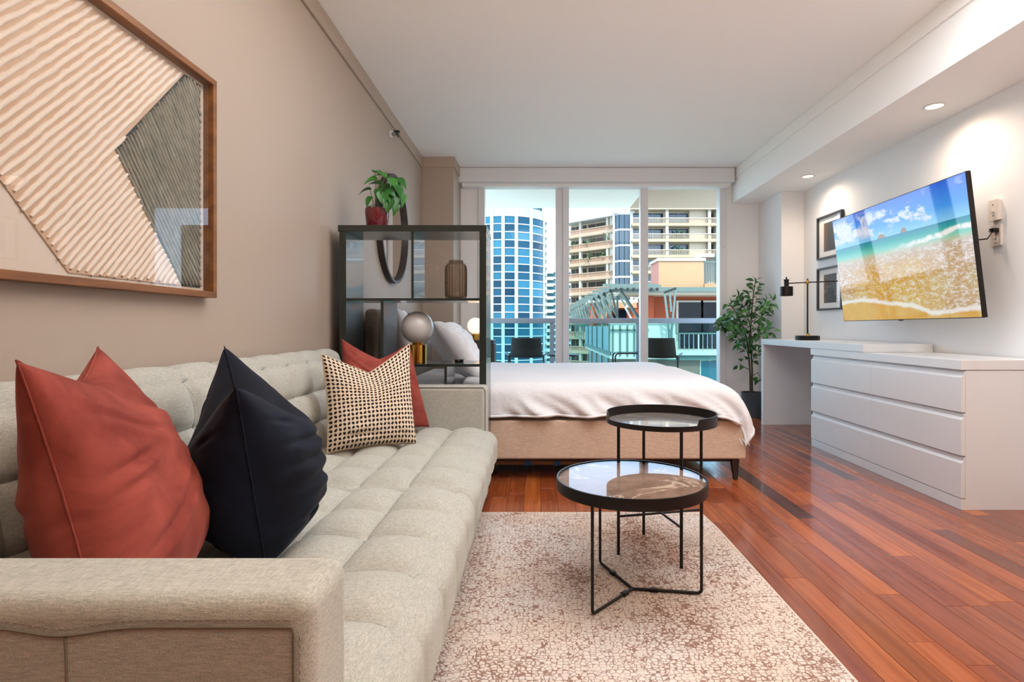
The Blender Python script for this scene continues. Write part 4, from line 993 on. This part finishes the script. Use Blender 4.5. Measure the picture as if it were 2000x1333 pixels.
part('frame_bar', B(XL, X1, AY0, AY0+f, AZ0+f, AZ1-f), m_oak, art, bevel=0.0015); part('frame_bar', B(XL, X1, AY1-f, AY1, AZ0+f, AZ1-f), m_oak, art, bevel=0.0015)
part('backing_board', B(XL+0.002, XL+0.006, AY0+f, AY1-f, AZ0+f, AZ1-f), m_board, art)
gy0, gy1, gz0, gz1 = AY0+f+0.02, AY1-f-0.022, AZ0+f+0.012, AZ1-f-0.012
part('glass', B(XL+0.030, XL+0.032, AY0+f, AY1-f, AZ0+f, AZ1-f), m_thin, art)
def clip(poly, a, b_, c):     # keep a*y+b*z <= c
    out = []
    for i in range(len(poly)):
        p, q = poly[i], poly[(i+1) % len(poly)]; dp, dq = a*p[0]+b_*p[1]-c, a*q[0]+b_*q[1]-c
        if dp <= 0: out.append(p)
        if dp*dq < 0: t = dp/(dp-dq); out.append((p[0]+(q[0]-p[0])*t, p[1]+(q[1]-p[1])*t))
    return out
rect = [(gy0, gz0), (gy1, gz0), (gy1, gz1), (gy0, gz1)]
Vp = (1.531, 1.440); s1, s2 = 1.107, -1.207
# panels: the cream field is left of the V, below the upper diagonal band; the slate field is right of the V
cream = clip(clip(rect, -s1, 1, Vp[1]-s1*Vp[0]+9), 1, 0, 99)
def below(sl, p0): return (-sl, 1, p0[1]-sl*p0[0])       # z <= line
def above(sl, p0): return (sl, -1, -(p0[1]-sl*p0[0]))    # z >= line
slate = clip(clip(rect, *below(s1, Vp)), *above(s2, Vp))
creamA = clip(rect, *above(s1, Vp))                      # over the upper V arm
creamB = clip(clip(rect, *below(s1, Vp)), *below(s2, Vp))
L2 = (1.198, 1.278)
creamA = clip(creamA, *above(-1.03, L2)); creamB = clip(creamB, *above(-1.03, L2))
U1 = (1.205, 1.655); creamA1 = clip(creamA, *below(0.78, (1.17, 1.69))); creamTop = clip(creamA, *above(0.78, (1.17, 1.69)))
def slab(poly, x0, x1): 
    n = len(poly); return MB().add([(x0, p[0], p[1]) for p in poly]+[(x1, p[0], p[1]) for p in poly], [tuple(range(n)), tuple(reversed(range(n, 2*n)))]+[(i, i+n, (i+1) % n+n, (i+1) % n) for i in range(n)])
for nm, po, mm in (('tan_panel', creamA, m_back), ('tan_panel', creamB, m_back), ('slate_panel', slate, m_slate)):
    if len(po) > 2: part(nm, slab(po, XL+0.006, XL+0.009), mm, art)
ra = random.Random(3)
def strips(poly, ang, pitch, frac, m, name, jag):
    d = (math.cos(ang), math.sin(ang)); nn = (-d[1], d[0])
    vals = [p[0]*nn[0]+p[1]*nn[1] for p in poly]; k = min(vals)+pitch*0.5
    while k < max(vals)-pitch*0.2:
        ts = []
        for i in range(len(poly)):
            p, q = poly[i], poly[(i+1) % len(poly)]; a = p[0]*nn[0]+p[1]*nn[1]-k; b_ = q[0]*nn[0]+q[1]*nn[1]-k
            if a*b_ < 0: t = a/(a-b_); y = p[0]+(q[0]-p[0])*t; z = p[1]+(q[1]-p[1])*t; ts.append(y*d[0]+z*d[1])
        if len(ts) >= 2:
            t0, t1 = min(ts)+ra.uniform(-jag*0.2, jag), max(ts)-ra.uniform(-jag*0.2, jag)
            if t1-t0 > 0.02:
                n = max(4, int((t1-t0)/0.018)); hw = pitch*frac*0.5; sd = ra.uniform(0, 50); vs = []; fs = []
                for i in range(n+1):
                    t = t0+(t1-t0)*i/n; wob = 0.16*pitch*nz((t*30, sd, 0), 1.0); w1 = hw*(1+0.35*nz((t*45, sd, 1), 1.0)); w2 = hw*(1+0.35*nz((t*45, sd, 7), 1.0))
                    if i in (0, n): w1 *= 0.55; w2 *= 0.55
                    for o_, x in ((wob-w2, XL+0.009), (wob-w2*0.8, XL+0.0125), (wob, XL+0.0145), (wob+w1*0.8, XL+0.0125), (wob+w1, XL+0.009)):
                        vs.append((x, t*d[0]+(k+o_)*nn[0], t*d[1]+(k+o_)*nn[1]))
                for i in range(n):
                    for c_ in range(4): a = i*5+c_; fs.append((a, a+5, a+6, a+1))
                fs.append((0, 1, 2, 3, 4)); fs.append(tuple(reversed(range(n*5, n*5+5))))
                part(name, MB().add(vs, fs), m, art, 50)
        k += pitch
strips(creamA1, R(46.5), 0.0205, 0.62, m_paper, 'paper_strip', 0.012)
strips(creamTop, R(75), 0.020, 0.6, m_paper, 'paper_strip', 0.006)
strips(creamB, R(46.5), 0.0185, 0.66, m_paper, 'paper_strip', 0.010)
strips(slate, R(-52), 0.0150, 0.66, m_grey, 'paper_strip', 0.010)

# ------------------------------------------------------------------ the view: ground, tower, hotel, orange house
m_ground = mat('far_ground', '8f8f80', 0.95, var=(0.03, '7d8a6c', 0.6))
struct('ground', B(-300, 300, 12, 600, -26.2, -26), m_ground)
m_twhite = mat('tower_white_cladding', '9aa3aa', 0.6)
m_tglassb = mat('tower_blue_glass', '17465f', 0.25, metal=0.0, spec=0.12, fn=lambda t, b: t.put(b.inputs['Base Color'], t.ramp(t.n.new('ShaderNodeObjectInfo').outputs['Random'], [(0, C('092334')), (0.5, C('143d51')), (1.0, C('2a6177'))])))
m_pale = mat('pale_blue_glass', '7fa3b5', 0.2, spec=0.8)
tw = thing('glass_tower', (-10.4, 200, -26), 'round tower of blue glass with white mullions behind the left window pane', 'building')
TCx, TCy, TR = -10.36, 200.0, 13.5
z_top = 37.8; fh = 2.67; nf = 24
angs = [-88, -68, -50, -31.5, -18.5, -2.3, 16.0, 39.4, 73.6, 88]
def tp(a, r, z): a = R(a); return (TCx+r*math.sin(a), TCy-r*math.cos(a), z)
core = MB(); n = 40
core.lathe([(TR-0.9, -26), (TR-0.9, z_top+6)], (TCx, TCy, 0), 48); part('core', core, mat('tower_core', '2b4453', 0.7), tw, 60)
pm = {}
for k in range(nf):
    z1 = z_top-k*fh; z0 = z1-fh
    g = MB(); steps = 44
    a_ = [-90+180*i/steps for i in range(steps+1)]
    vs = [tp(a, r, z) for a in a_ for r, z in ((TR-0.3, z1-0.16), (TR+0.16, z1-0.16), (TR+0.16, z1+0.16), (TR-0.3, z1+0.16))]
    g.add(vs, [(i*4+c_, (i+1)*4+c_, (i+1)*4+(c_+1) % 4, i*4+(c_+1) % 4) for i in range(steps) for c_ in range(4)])
    part('floor_band', g, m_twhite, tw)
    for j in range(len(angs)-1):
        if j not in pm:
            g = MB(); m_ = max(2, int((angs[j+1]-angs[j])/6)); vs = []
            for i in range(m_+1):
                a = angs[j]+(angs[j+1]-angs[j])*i/m_
                vs += [tp(a, TR-0.25, 0.1), tp(a, TR, 0.1), tp(a, TR, fh-0.1), tp(a, TR-0.25, fh-0.1)]
            g.add(vs, [(i*4+c_, (i+1)*4+c_, (i+1)*4+(c_+1) % 4, i*4+(c_+1) % 4) for i in range(m_) for c_ in range(4)])
            pm[j] = g.mesh('window_pane', m_tglassb)
        o = link('window_pane', pm[j], tw); o.matrix_parent_inverse = WM[tw.name].inverted(); o.location = (0, 0, z0)
for a in angs:
    w = 1.05 if a not in (-31.5,) else 0.6; c_ = Vector(tp(a, TR+0.15, 0)); t_v = Vector((math.cos(R(a)), math.sin(R(a)), 0)); n_v = Vector((math.sin(R(a)), -math.cos(R(a)), 0))
    ht = z_top+6
    part('mullion', MB().hexa([c_+t_v*s*w/2*(1 if True else 1)+n_v*d+Vector((0, 0, z)) for z in (-26, ht) for s, d in ((-1, 0.25), (1, 0.25), (1, -0.5), (-1, -0.5))]), m_twhite, tw)
g = MB(); vs = [tp(-90+180*i/40, r, z) for i in range(41) for r, z in ((TR, z_top+0.2), (TR, z_top+3.0))]
part('crown_glass', g.add(vs, [(i*2, i*2+2, i*2+3, i*2+1) for i in range(40)]), m_pale, tw)
for k in range(nf):
    z = z_top-k*fh
    part('balcony_slab', MB().hexa([(TCx+TR-0.6, TCy-2.5, z-0.2+dz) if i == 0 else (TCx+TR+0.75, TCy-2.5, z-0.2+dz) if i == 1 else (TCx+TR+0.75, TCy+3, z-0.2+dz) if i == 2 else (TCx+TR-0.6, TCy+3, z-0.2+dz) for dz in (0, 1.2) for i in range(4)]), m_pale if k % 2 else m_twhite, tw)
# small far block between tower and mullion
m_cream = mat('cream_render', 'a89f8c', 0.8); m_teal_w = mat('teal_window', '1a4d56', 0.2, spec=0.3)
fb = thing('apartment_block', (8, 262, -26), 'small distant cream apartment block right of the round tower', 'building')
part('wall', B(4.2, 16, 260, 275, -26, 28), m_cream, fb)
for k in range(17):
    z = 26-k*3.0
    part('floor_band', B(3.9, 16.2, 259.2, 260, z, z+0.9), m_twhite, fb)
    part('window_strip', B(5.0, 15.8, 259.7, 260.02, z-1.9, z-0.2), m_teal_w, fb)
    part('balcony', B(4.6, 8.0, 258.6, 259.4, z-0.6, z), m_cream, fb)
part('roof_hut', B(4.4, 8, 262, 268, 28, 31), m_cream, fb)

# hotel with two balcony wings and a glazed bay
m_tan = mat('hotel_tan_stucco', '95806a', 0.85, var=(0.5, '8b775f', 0.5))
m_tanl = mat('hotel_light_trim', 'a5967f', 0.8)
m_roof = mat('hotel_white_roof', 'b9b9b9', 0.8)
m_darkin = mat('hotel_recess', '3e372f', 0.9)
m_hglass = mat('hotel_glass', '17303d', 0.06, spec=0.6)
m_col = mat('hotel_column', '8d8779', 0.85)
m_balu = mat('hotel_balustrade', '96755d', 0.85)
ht = thing('hotel', (20, 112, -26), 'tan hotel with planted balconies behind the middle and right panes', 'building')
A0, B0_ = Vector((5.6, 119.2, 0)), Vector((14.9, 110.0, 0))
def wing(P0, P1, zb, nfl, cols, gl, depth=2.6, rail_open=True, xs=None):
    L = (P1-P0).length; d = (P1-P0)/L; nn = Vector((-d.y, d.x, 0)); nn = nn if nn.y > 0 else -nn     # nn points away from the viewer
    def ob(g, t0, t1, d0, d1, z0, z1):
        g.hexa([P0+d*t+nn*q+Vector((0, 0, z)) for z in (z0, z1) for t, q in ((t0, d0), (t1, d0), (t1, d1), (t0, d1))]); return g
    for k in range(nfl):
        z = zb-3.0*k
        part('balcony_slab', ob(MB(), 0, L, 0.0, depth+0.2, z, z+0.34), m_tan, ht)
        part('soffit', ob(MB(), 0, L, 0.1, depth+0.2, z-0.06, z), m_tanl, ht)
        part('curb', ob(MB(), 0, L, 0.0, 0.22, z+0.34, z+0.62 if rail_open else z+0.50), m_tan, ht)
        part('top_rail', ob(MB(), 0, L, -0.04, 0.22, z+1.36, z+1.50), m_tan if rail_open else m_tanl, ht)
        g = MB(); t = 0.12; w, p = (0.20, 0.36) if rail_open else (0.05, 0.20)
        while t < L-0.2: ob(g, t, t+w, 0.05, 0.16, z+0.5, z+1.38); t += p
        part('baluster', g, m_balu if rail_open else m_tanl, ht, stuff=True)
        # glazing bays behind the balcony, each bay its own pane
        edges = [0.0]+cols+[L]
        for a, b_ in zip(edges[:-1], edges[1:]):
            if b_-a < 0.8: continue
            part('glazing', ob(MB(), a+0.25, b_-0.25, depth-0.05, depth, z+0.34, z+2.75), m_hglass if gl else m_darkin, ht)
            for q in (0.33, 0.66): part('window_bar', ob(MB(), a+(b_-a)*q-0.05, a+(b_-a)*q+0.05, depth-0.12, depth-0.05, z+0.34, z+2.75), m_col, ht)
    for c_ in cols: part('column', ob(MB(), c_-0.28, c_+0.28, 0.12, 0.7, zb-3.0*nfl, zb+3.2), m_col, ht)
    part('back_wall', ob(MB(), 0, L, depth, depth+0.3, zb-3.0*nfl-2, zb+3.2), m_tanl, ht)
    return ob, L
zb = 19.44
obL, LL = wing(A0, B0_, zb, 13, [4.7, 11.7], False)
part('roof_fascia', obL(MB(), -0.3, LL+0.4, -0.5, 3, zb+3.15, zb+4.6), m_roof, ht)
part('roof_slope', MB().hexa([Vector(p) for p in [(5.3,118.8,zb+4.6),(15.2,109.3,zb+4.6),(18,114,zb+4.6),(9,123,zb+4.6),(6.3,120.4,zb+5.6),(16.0,111.0,zb+6.4),(18,114,zb+6.4),(9,123,zb+5.6)]]), m_roof, ht)
for i in range(24): part('roof_notch', obL(MB(), 0.4+i*0.52, 0.55+i*0.52, -0.62, -0.48, zb+3.9, zb+4.4), m_tanl, ht)
part('end_column', obL(MB(), LL-0.9, LL+0.2, 0.3, 2.6, -20, zb+3.2), m_col, ht)
# glazed bay
byy = 108.0; bx0_, bx1_ = 15.15, 18.55
part('bay_core', B(bx0_+0.5, bx1_, byy+0.6, byy+8, -26, 22.9), m_darkin, ht)
for k in range(14):
    z1 = 22.6-k*3.02; z0 = z1-3.02
    part('bay_band', MB().hexa([(bx0_, byy+1.2, z1-0.14), (bx0_+0.75, byy-0.1, z1-0.14), (bx1_, byy-0.1, z1-0.14), (bx1_, byy+1.2, z1-0.14), (bx0_, byy+1.2, z1+0.16), (bx0_+0.75, byy-0.1, z1+0.16), (bx1_, byy-0.1, z1+0.16), (bx1_, byy+1.2, z1+0.16)]), m_roof, ht)
    for a, b_ in ((0.85, 1.75), (1.85, 2.72)): part('window_pane', B(bx0_+a, bx0_+b_, byy, byy+0.3, z0+0.18, z1-0.16), m_hglass, ht)
    part('window_pane', MB().hexa([(bx0_+0.02, byy+1.2, z0+0.18), (bx0_+0.72, byy+0.02, z0+0.18), (bx0_+0.75, byy+0.3, z0+0.18), (bx0_+0.2, byy+1.3, z0+0.18), (bx0_+0.02, byy+1.2, z1-0.16), (bx0_+0.72, byy+0.02, z1-0.16), (bx0_+0.75, byy+0.3, z1-0.16), (bx0_+0.2, byy+1.3, z1-0.16)]), m_hglass, ht)
part('bay_post', B(bx1_-0.55, bx1_, byy-0.12, byy+0.5, -26, 22.9), m_roof, ht)
part('bay_post', B(bx0_-0.25, bx0_+0.1, byy+0.9, byy+1.6, -26, 22.9), m_roof, ht)
part('bay_roof', B(bx0_-0.2, bx1_+0.3, byy-0.3, byy+8, 22.7, 24.2), m_roof, ht)
# right wing
C0, C1_ = Vector((18.1, 106.0, 0)), Vector((37.0, 106.0, 0))
obR, LR = wing(C0, C1_, 20.0, 9, [6.6, 14.6], True, 2.4, False)
part('roof_slab', obR(MB(), -0.2, LR, -0.3, 3, 23.05, 23.6), m_tanl, ht)
part('white_wall', obR(MB(), 11.1, 14.3, 1.2, 2.5, -20, 23.05), m_tanl, ht)
part('side_wall', obR(MB(), 15.9, 16.4, -0.2, 2.5, -20, 23.3), m_tanl, ht)
# shrubs on the hotel balconies
m_shrub = mat('balcony_shrub', '2f5a26', 0.8, var=(1.2, '1c3a18', 0.6))
def shrub(x, y, z, w, h, label):
    t = thing('balcony_shrub', (x, y, z), label, 'shrub', 'shrubs on the hotel balconies')
    part('planter', B(x-w*0.4, x+w*0.4, y-0.15, y+0.15, z, z+0.3), m_tan, t)
    g = MB(); rs = random.Random(int(x*100+z*7))
    for i in range(70):
        c_ = Vector((x+rs.gauss(0, w*0.28), y+rs.gauss(0, 0.25), z+0.3+abs(rs.gauss(h*0.45, h*0.25))))
        u = Vector((rs.gauss(0, 1), rs.gauss(0, 1), rs.gauss(0, 1))).normalized(); v = u.orthogonal().normalized(); s = rs.uniform(0.2, 0.42)
        g.add([c_+u*s, c_+v*s*0.4, c_-u*s, c_-v*s*0.4, c_+u.cross(v)*s*0.3], [(0, 1, 4), (1, 2, 4), (2, 3, 4), (3, 0, 4)])
    part('foliage', g, m_shrub, t, stuff=True)
def onL(px): # point just inside the left wing's rail under image column px
    k = (px-1047)/1100; d = B0_-A0; tt = (k*A0.y-A0.x)/(d.x-k*d.y); p = A0+d*tt; return p.x+0.25, p.y+0.6
for px, fl, w, h, lb in ((1118, 1, 2.4, 1.5, 'shrub at the left end of the hotel second balcony row'), (1150, 1, 1.8, 1.8, 'shrub by the column of the hotel second balcony row'), (1191, 1, 2.0, 1.9, 'tall shrub at the right end of the hotel second balcony row'),
                  (1116, 2, 2.4, 1.2, 'shrub at the left end of the hotel third balcony row'), (1158, 2, 2.6, 1.5, 'shrub beside the column of the hotel third balcony row'), (1178, 2, 1.6, 1.7, 'shrub at the right end of the hotel third balcony row')):
    x, y = onL(px); shrub(x, y, zb-3*fl+0.34, w, h+0.4, lb)
shrub(27.2, 107.2, 17.35, 2.6, 2.0, 'wide shrub on the middle balcony of the hotel right wing')
shrub(27.0, 107.2, 14.35, 2.0, 1.6, 'shrub on the third balcony of the hotel right wing')

# orange house with terrace, pergola and railings
m_peach = mat('peach_stucco', '94714f', 0.85, var=(1.5, '8f6d4e', 0.5))
m_orange = mat('orange_stucco', '8f3f19', 0.85, var=(1.5, '843a18', 0.5))
m_peach_shade = mat('peach_stucco_shaded', '9c6653', 0.85)  # peach wall turned from the sun, its shade painted into the colour
m_trimw = mat('cream_trim', 'a5a193', 0.7)
m_pteal = mat('weathered_teal_metal', '44554d', 0.7, 0.0)
m_brownw = mat('brown_wall', '6d5546', 0.85)
m_dglass = mat('dark_window_glass', '0b1219', 0.05, spec=0.15)
oh = thing('orange_house', (6, 24, -26), 'orange and peach stucco house with a teal beam behind the right pane', 'house')
part('upper_block', B(5.24, 7.15, 24.0, 25.6, 2.55, 3.76), m_peach, oh)
part('upper_side', B(5.225, 5.24, 24.0, 25.6, 2.55, 3.76), m_peach_shade, oh)
part('coping', B(5.16, 7.22, 23.94, 25.7, 3.76, 3.87), m_trimw, oh)
part('niche_wall', B(7.15, 9.5, 25.0, 25.4, 2.5, 4.2), m_trimw, oh)
part('niche_shade', B(7.15, 9.5, 24.2, 25.0, 3.95, 4.05), m_trimw, oh)
part('niche_sill', B(7.15, 9.5, 23.9, 25.0, 2.50, 2.78), m_peach, oh)
for i in range(9): part('baluster', B(7.22+i*0.105, 7.25+i*0.105, 23.98, 24.01, 2.78, 3.68), m_pteal, oh)
part('niche_rail', B(7.15, 9.5, 23.96, 24.03, 3.68, 3.74), m_pteal, oh)
part('niche_post', B(7.68, 7.86, 24.05, 24.2, 2.78, 4.1), m_pteal, oh)
part('beam', B(3.20, 9.5, 23.4, 23.6, 2.41, 2.60), m_pteal, oh)
part('eave', B(3.5, 9.5, 23.6, 25.4, 2.30, 2.42), m_tanl, oh)
part('recess_wall', B(5.0, 9.5, 25.2, 25.6, -0.4, 2.32), m_orange, oh)
part('wing_wall', B(4.7, 5.1, 24.4, 26, -0.4, 2.32), m_orange, oh)
wx = [6.30, 7.40, 8.6]
for a, b_ in zip(wx[:-1], wx[1:]):
    part('window_frame', B(a-0.05, b_+0.05, 25.1, 25.2, -0.3, 2.12), m_trimw, oh)
    part('glass_door', B(a+0.05, b_-0.05, 25.08, 25.11, -0.2, 2.04), m_dglass, oh)
part('wall_lamp', B(4.62, 4.70, 24.8, 24.9, 1.2, 1.5), m_dgreen, oh)
part('terrace_slab', B(4.9, 9.5, 21.9, 25.2, -0.16, -0.03), m_trimw, oh)
part('terrace_fascia', B(4.6, 9.5, 22.0, 25.2, -0.36, -0.16), m_pteal, oh)
part('lower_wall', B(3.0, 6.45, 22.2, 25, -6, -0.36), m_brownw, oh)
for a in (6.5, 7.55): part('lower_window', B(a, a+1.0, 22.25, 22.4, -4, -0.4), m_teal_w, oh)
for a in (6.46, 7.51): part('lower_frame', B(a, a+0.04, 22.2, 22.4, -4, -0.38), m_trimw, oh)
tr = thing('terrace_railing', (6.5, 22, -0.03), 'white metal balcony railing in front of the dark glass doors of the orange house', 'railing')
part('top_rail', B(5.4, 9.5, 21.97, 22.02, 0.66, 0.72), m_pteal, tr); part('bottom_rail', B(5.4, 9.5, 21.97, 22.02, -0.03, 0.03), m_trimw, tr)
for i in range(22):
    x = 5.42+i*0.18
    part('baluster', B(x, x+(0.05 if i % 5 == 0 else 0.022), 21.98, 22.01, 0.0, 0.68), m_trimw if i % 5 == 0 else m_steel, tr)
    part('finial', MB().lathe([(0.005, 0), (0.025, 0.025), (0.005, 0.05)], (x+0.01, 21.97, 0.12), 8), m_trimw, tr)
# neighbouring terrace: pale parapet and glazed flank
tp_ = thing('roof_terrace', (4, 22, -6), 'pale roof terrace with a glass flank below the pergola in the middle pane', 'terrace')
part('parapet', B(2.77, 5.2, 21.0, 21.25, -0.05, 1.06), m_trimw, tp_)
part('parapet_cap', B(2.74, 5.2, 20.95, 21.3, 1.06, 1.12), m_trimw, tp_)
part('deck', B(2.77, 5.2, 21.0, 31.7, -0.25, -0.05), m_trimw, tp_)
part('flank_sill', B(2.70, 2.80, 21.0, 31.7, -0.12, 0.02), m_pteal, tp_)
m_flank = mat('teal_flank_glass', '1d4e50', 0.2, spec=0.3)
for i in range(5):
    y = 21.1+i*2.12
    part('flank_panel', B(2.74, 2.77, y+0.06, y+2.06, 0.02, 0.98), m_flank, tp_)
    part('flank_post', B(2.71, 2.79, y-0.05, y+0.06, 0.0, 1.05), m_pteal, tp_)
for x in (2.86, 3.13, 3.40, 3.66, 3.92): part('railing_post', B(x-0.025, x+0.025, 20.93, 20.98, -0.15, 1.0), m_pteal, tp_)
part('railing_bar', B(2.75, 4.2, 20.93, 20.97, 0.80, 0.85), m_pteal, tp_)
part('under_wall', B(2.9, 4.6, 21.4, 31, -6, -0.25), m_brownw, tp_)
for i in range(4): part('under_strip', B(2.86, 2.9, 22.5+i*2.2, 23.6+i*2.2, -6, -0.25), m_teal_w, tp_)
hw = thing('terrace_house', (5, 30, -1), 'low orange house with dark doorway behind the pergola', 'house')
part('wall', B(3.2, 7.0, 31.8, 34, -0.05, 2.3), m_orange, hw); part('corner_wall', B(3.5, 3.95, 31.4, 31.8, -0.05, 2.1), m_peach, hw)
part('doorway', B(4.35, 5.1, 31.7, 31.8, -0.05, 1.9), m_dglass, hw); part('roof_edge', B(3.0, 7.1, 31.5, 34, 2.3, 2.45), m_trimw, hw); part('arch', B(3.9, 5.6, 31.3, 31.7, 2.0, 2.28), m_peach, hw)
pg = thing('pergola', (4, 28, -0.05), 'weathered teal metal pergola with bracketed posts beyond the middle pane', 'pergola')
part('side_beam', B(3.08, 3.20, 22.6, 52, 2.46, 2.62), m_pteal, pg)
part('inner_beam', B(4.30, 4.42, 22.6, 52, 2.46, 2.62), m_pteal, pg)
part('front_beam', B(3.0, 5.0, 22.5, 22.62, 2.46, 2.64), m_pteal, pg)
for i in range(8): part('rafter_block', B(3.15+i*0.235, 3.22+i*0.235, 22.36, 22.52, 2.38, 2.50), m_dgreen, pg)
for i in range(13):
    y = 23.2+i*2.2; part('rafter', B(2.75, 5.0, y, y+0.09, 2.62, 2.72), m_pteal, pg)
    part('rafter_end', B(3.02, 3.09, y-0.06, y+0.15, 2.36, 2.50), m_dgreen, pg)
def strut(a, b_, w, m, nm='strut'): part(nm, MB().tube([a, b_], w, 4), m, pg)
for i in range(13):
    y = 24.6+i*2.2
    strut((3.55, y, -0.05), (3.55, y, 2.5), 0.06, m_pteal, 'post')
    strut((3.55, y, 0.9), (2.75, y, 2.5), 0.07, m_pteal)
    strut((3.55, y, 1.4), (3.10, y+1.3, 2.5), 0.06, m_pteal); strut((3.55, y, 1.4), (3.10, y-1.3, 2.5), 0.06, m_pteal)
strut((3.30, 22.6, 2.50), (4.12, 22.6, 1.25), 0.075, m_pteal); strut((3.36, 22.5, 2.50), (4.18, 22.5, 1.25), 0.03, m_dgreen)
strut((4.12, 22.6, 1.2), (4.12, 22.6, -0.05), 0.06, m_pteal, 'post')
strut((4.30, 23.4, 2.2), (3.7, 23.4, 1.75), 0.05, m_trimw); strut((3.7, 23.4, 1.75), (3.95, 23.4, 1.3), 0.05, m_trimw); strut((3.45, 23.6, 2.3), (3.9, 23.6, 1.6), 0.05, m_pteal)
# bracket post in front of the orange wall
strut((4.68, 20.6, 2.20), (5.12, 20.6, 2.36), 0.06, m_dgreen, 'bracket_head')
for a, b_ in (((4.70, 20.6, 2.2), (4.86, 20.6, 0.8)), ((5.10, 20.6, 2.34), (4.96, 20.6, 0.8)), ((4.88, 20.6, 2.25), (4.94, 20.6, 1.5))): strut(a, b_, 0.05, m_pteal)
for i in range(5): strut((4.72+i*0.02, 20.6, 2.1-i*0.22), (5.07-i*0.015, 20.6, 1.95-i*0.22), 0.03, m_dgreen)
strut((4.91, 20.6, 0.85), (4.91, 20.6, -0.2), 0.10, m_pteal, 'post')
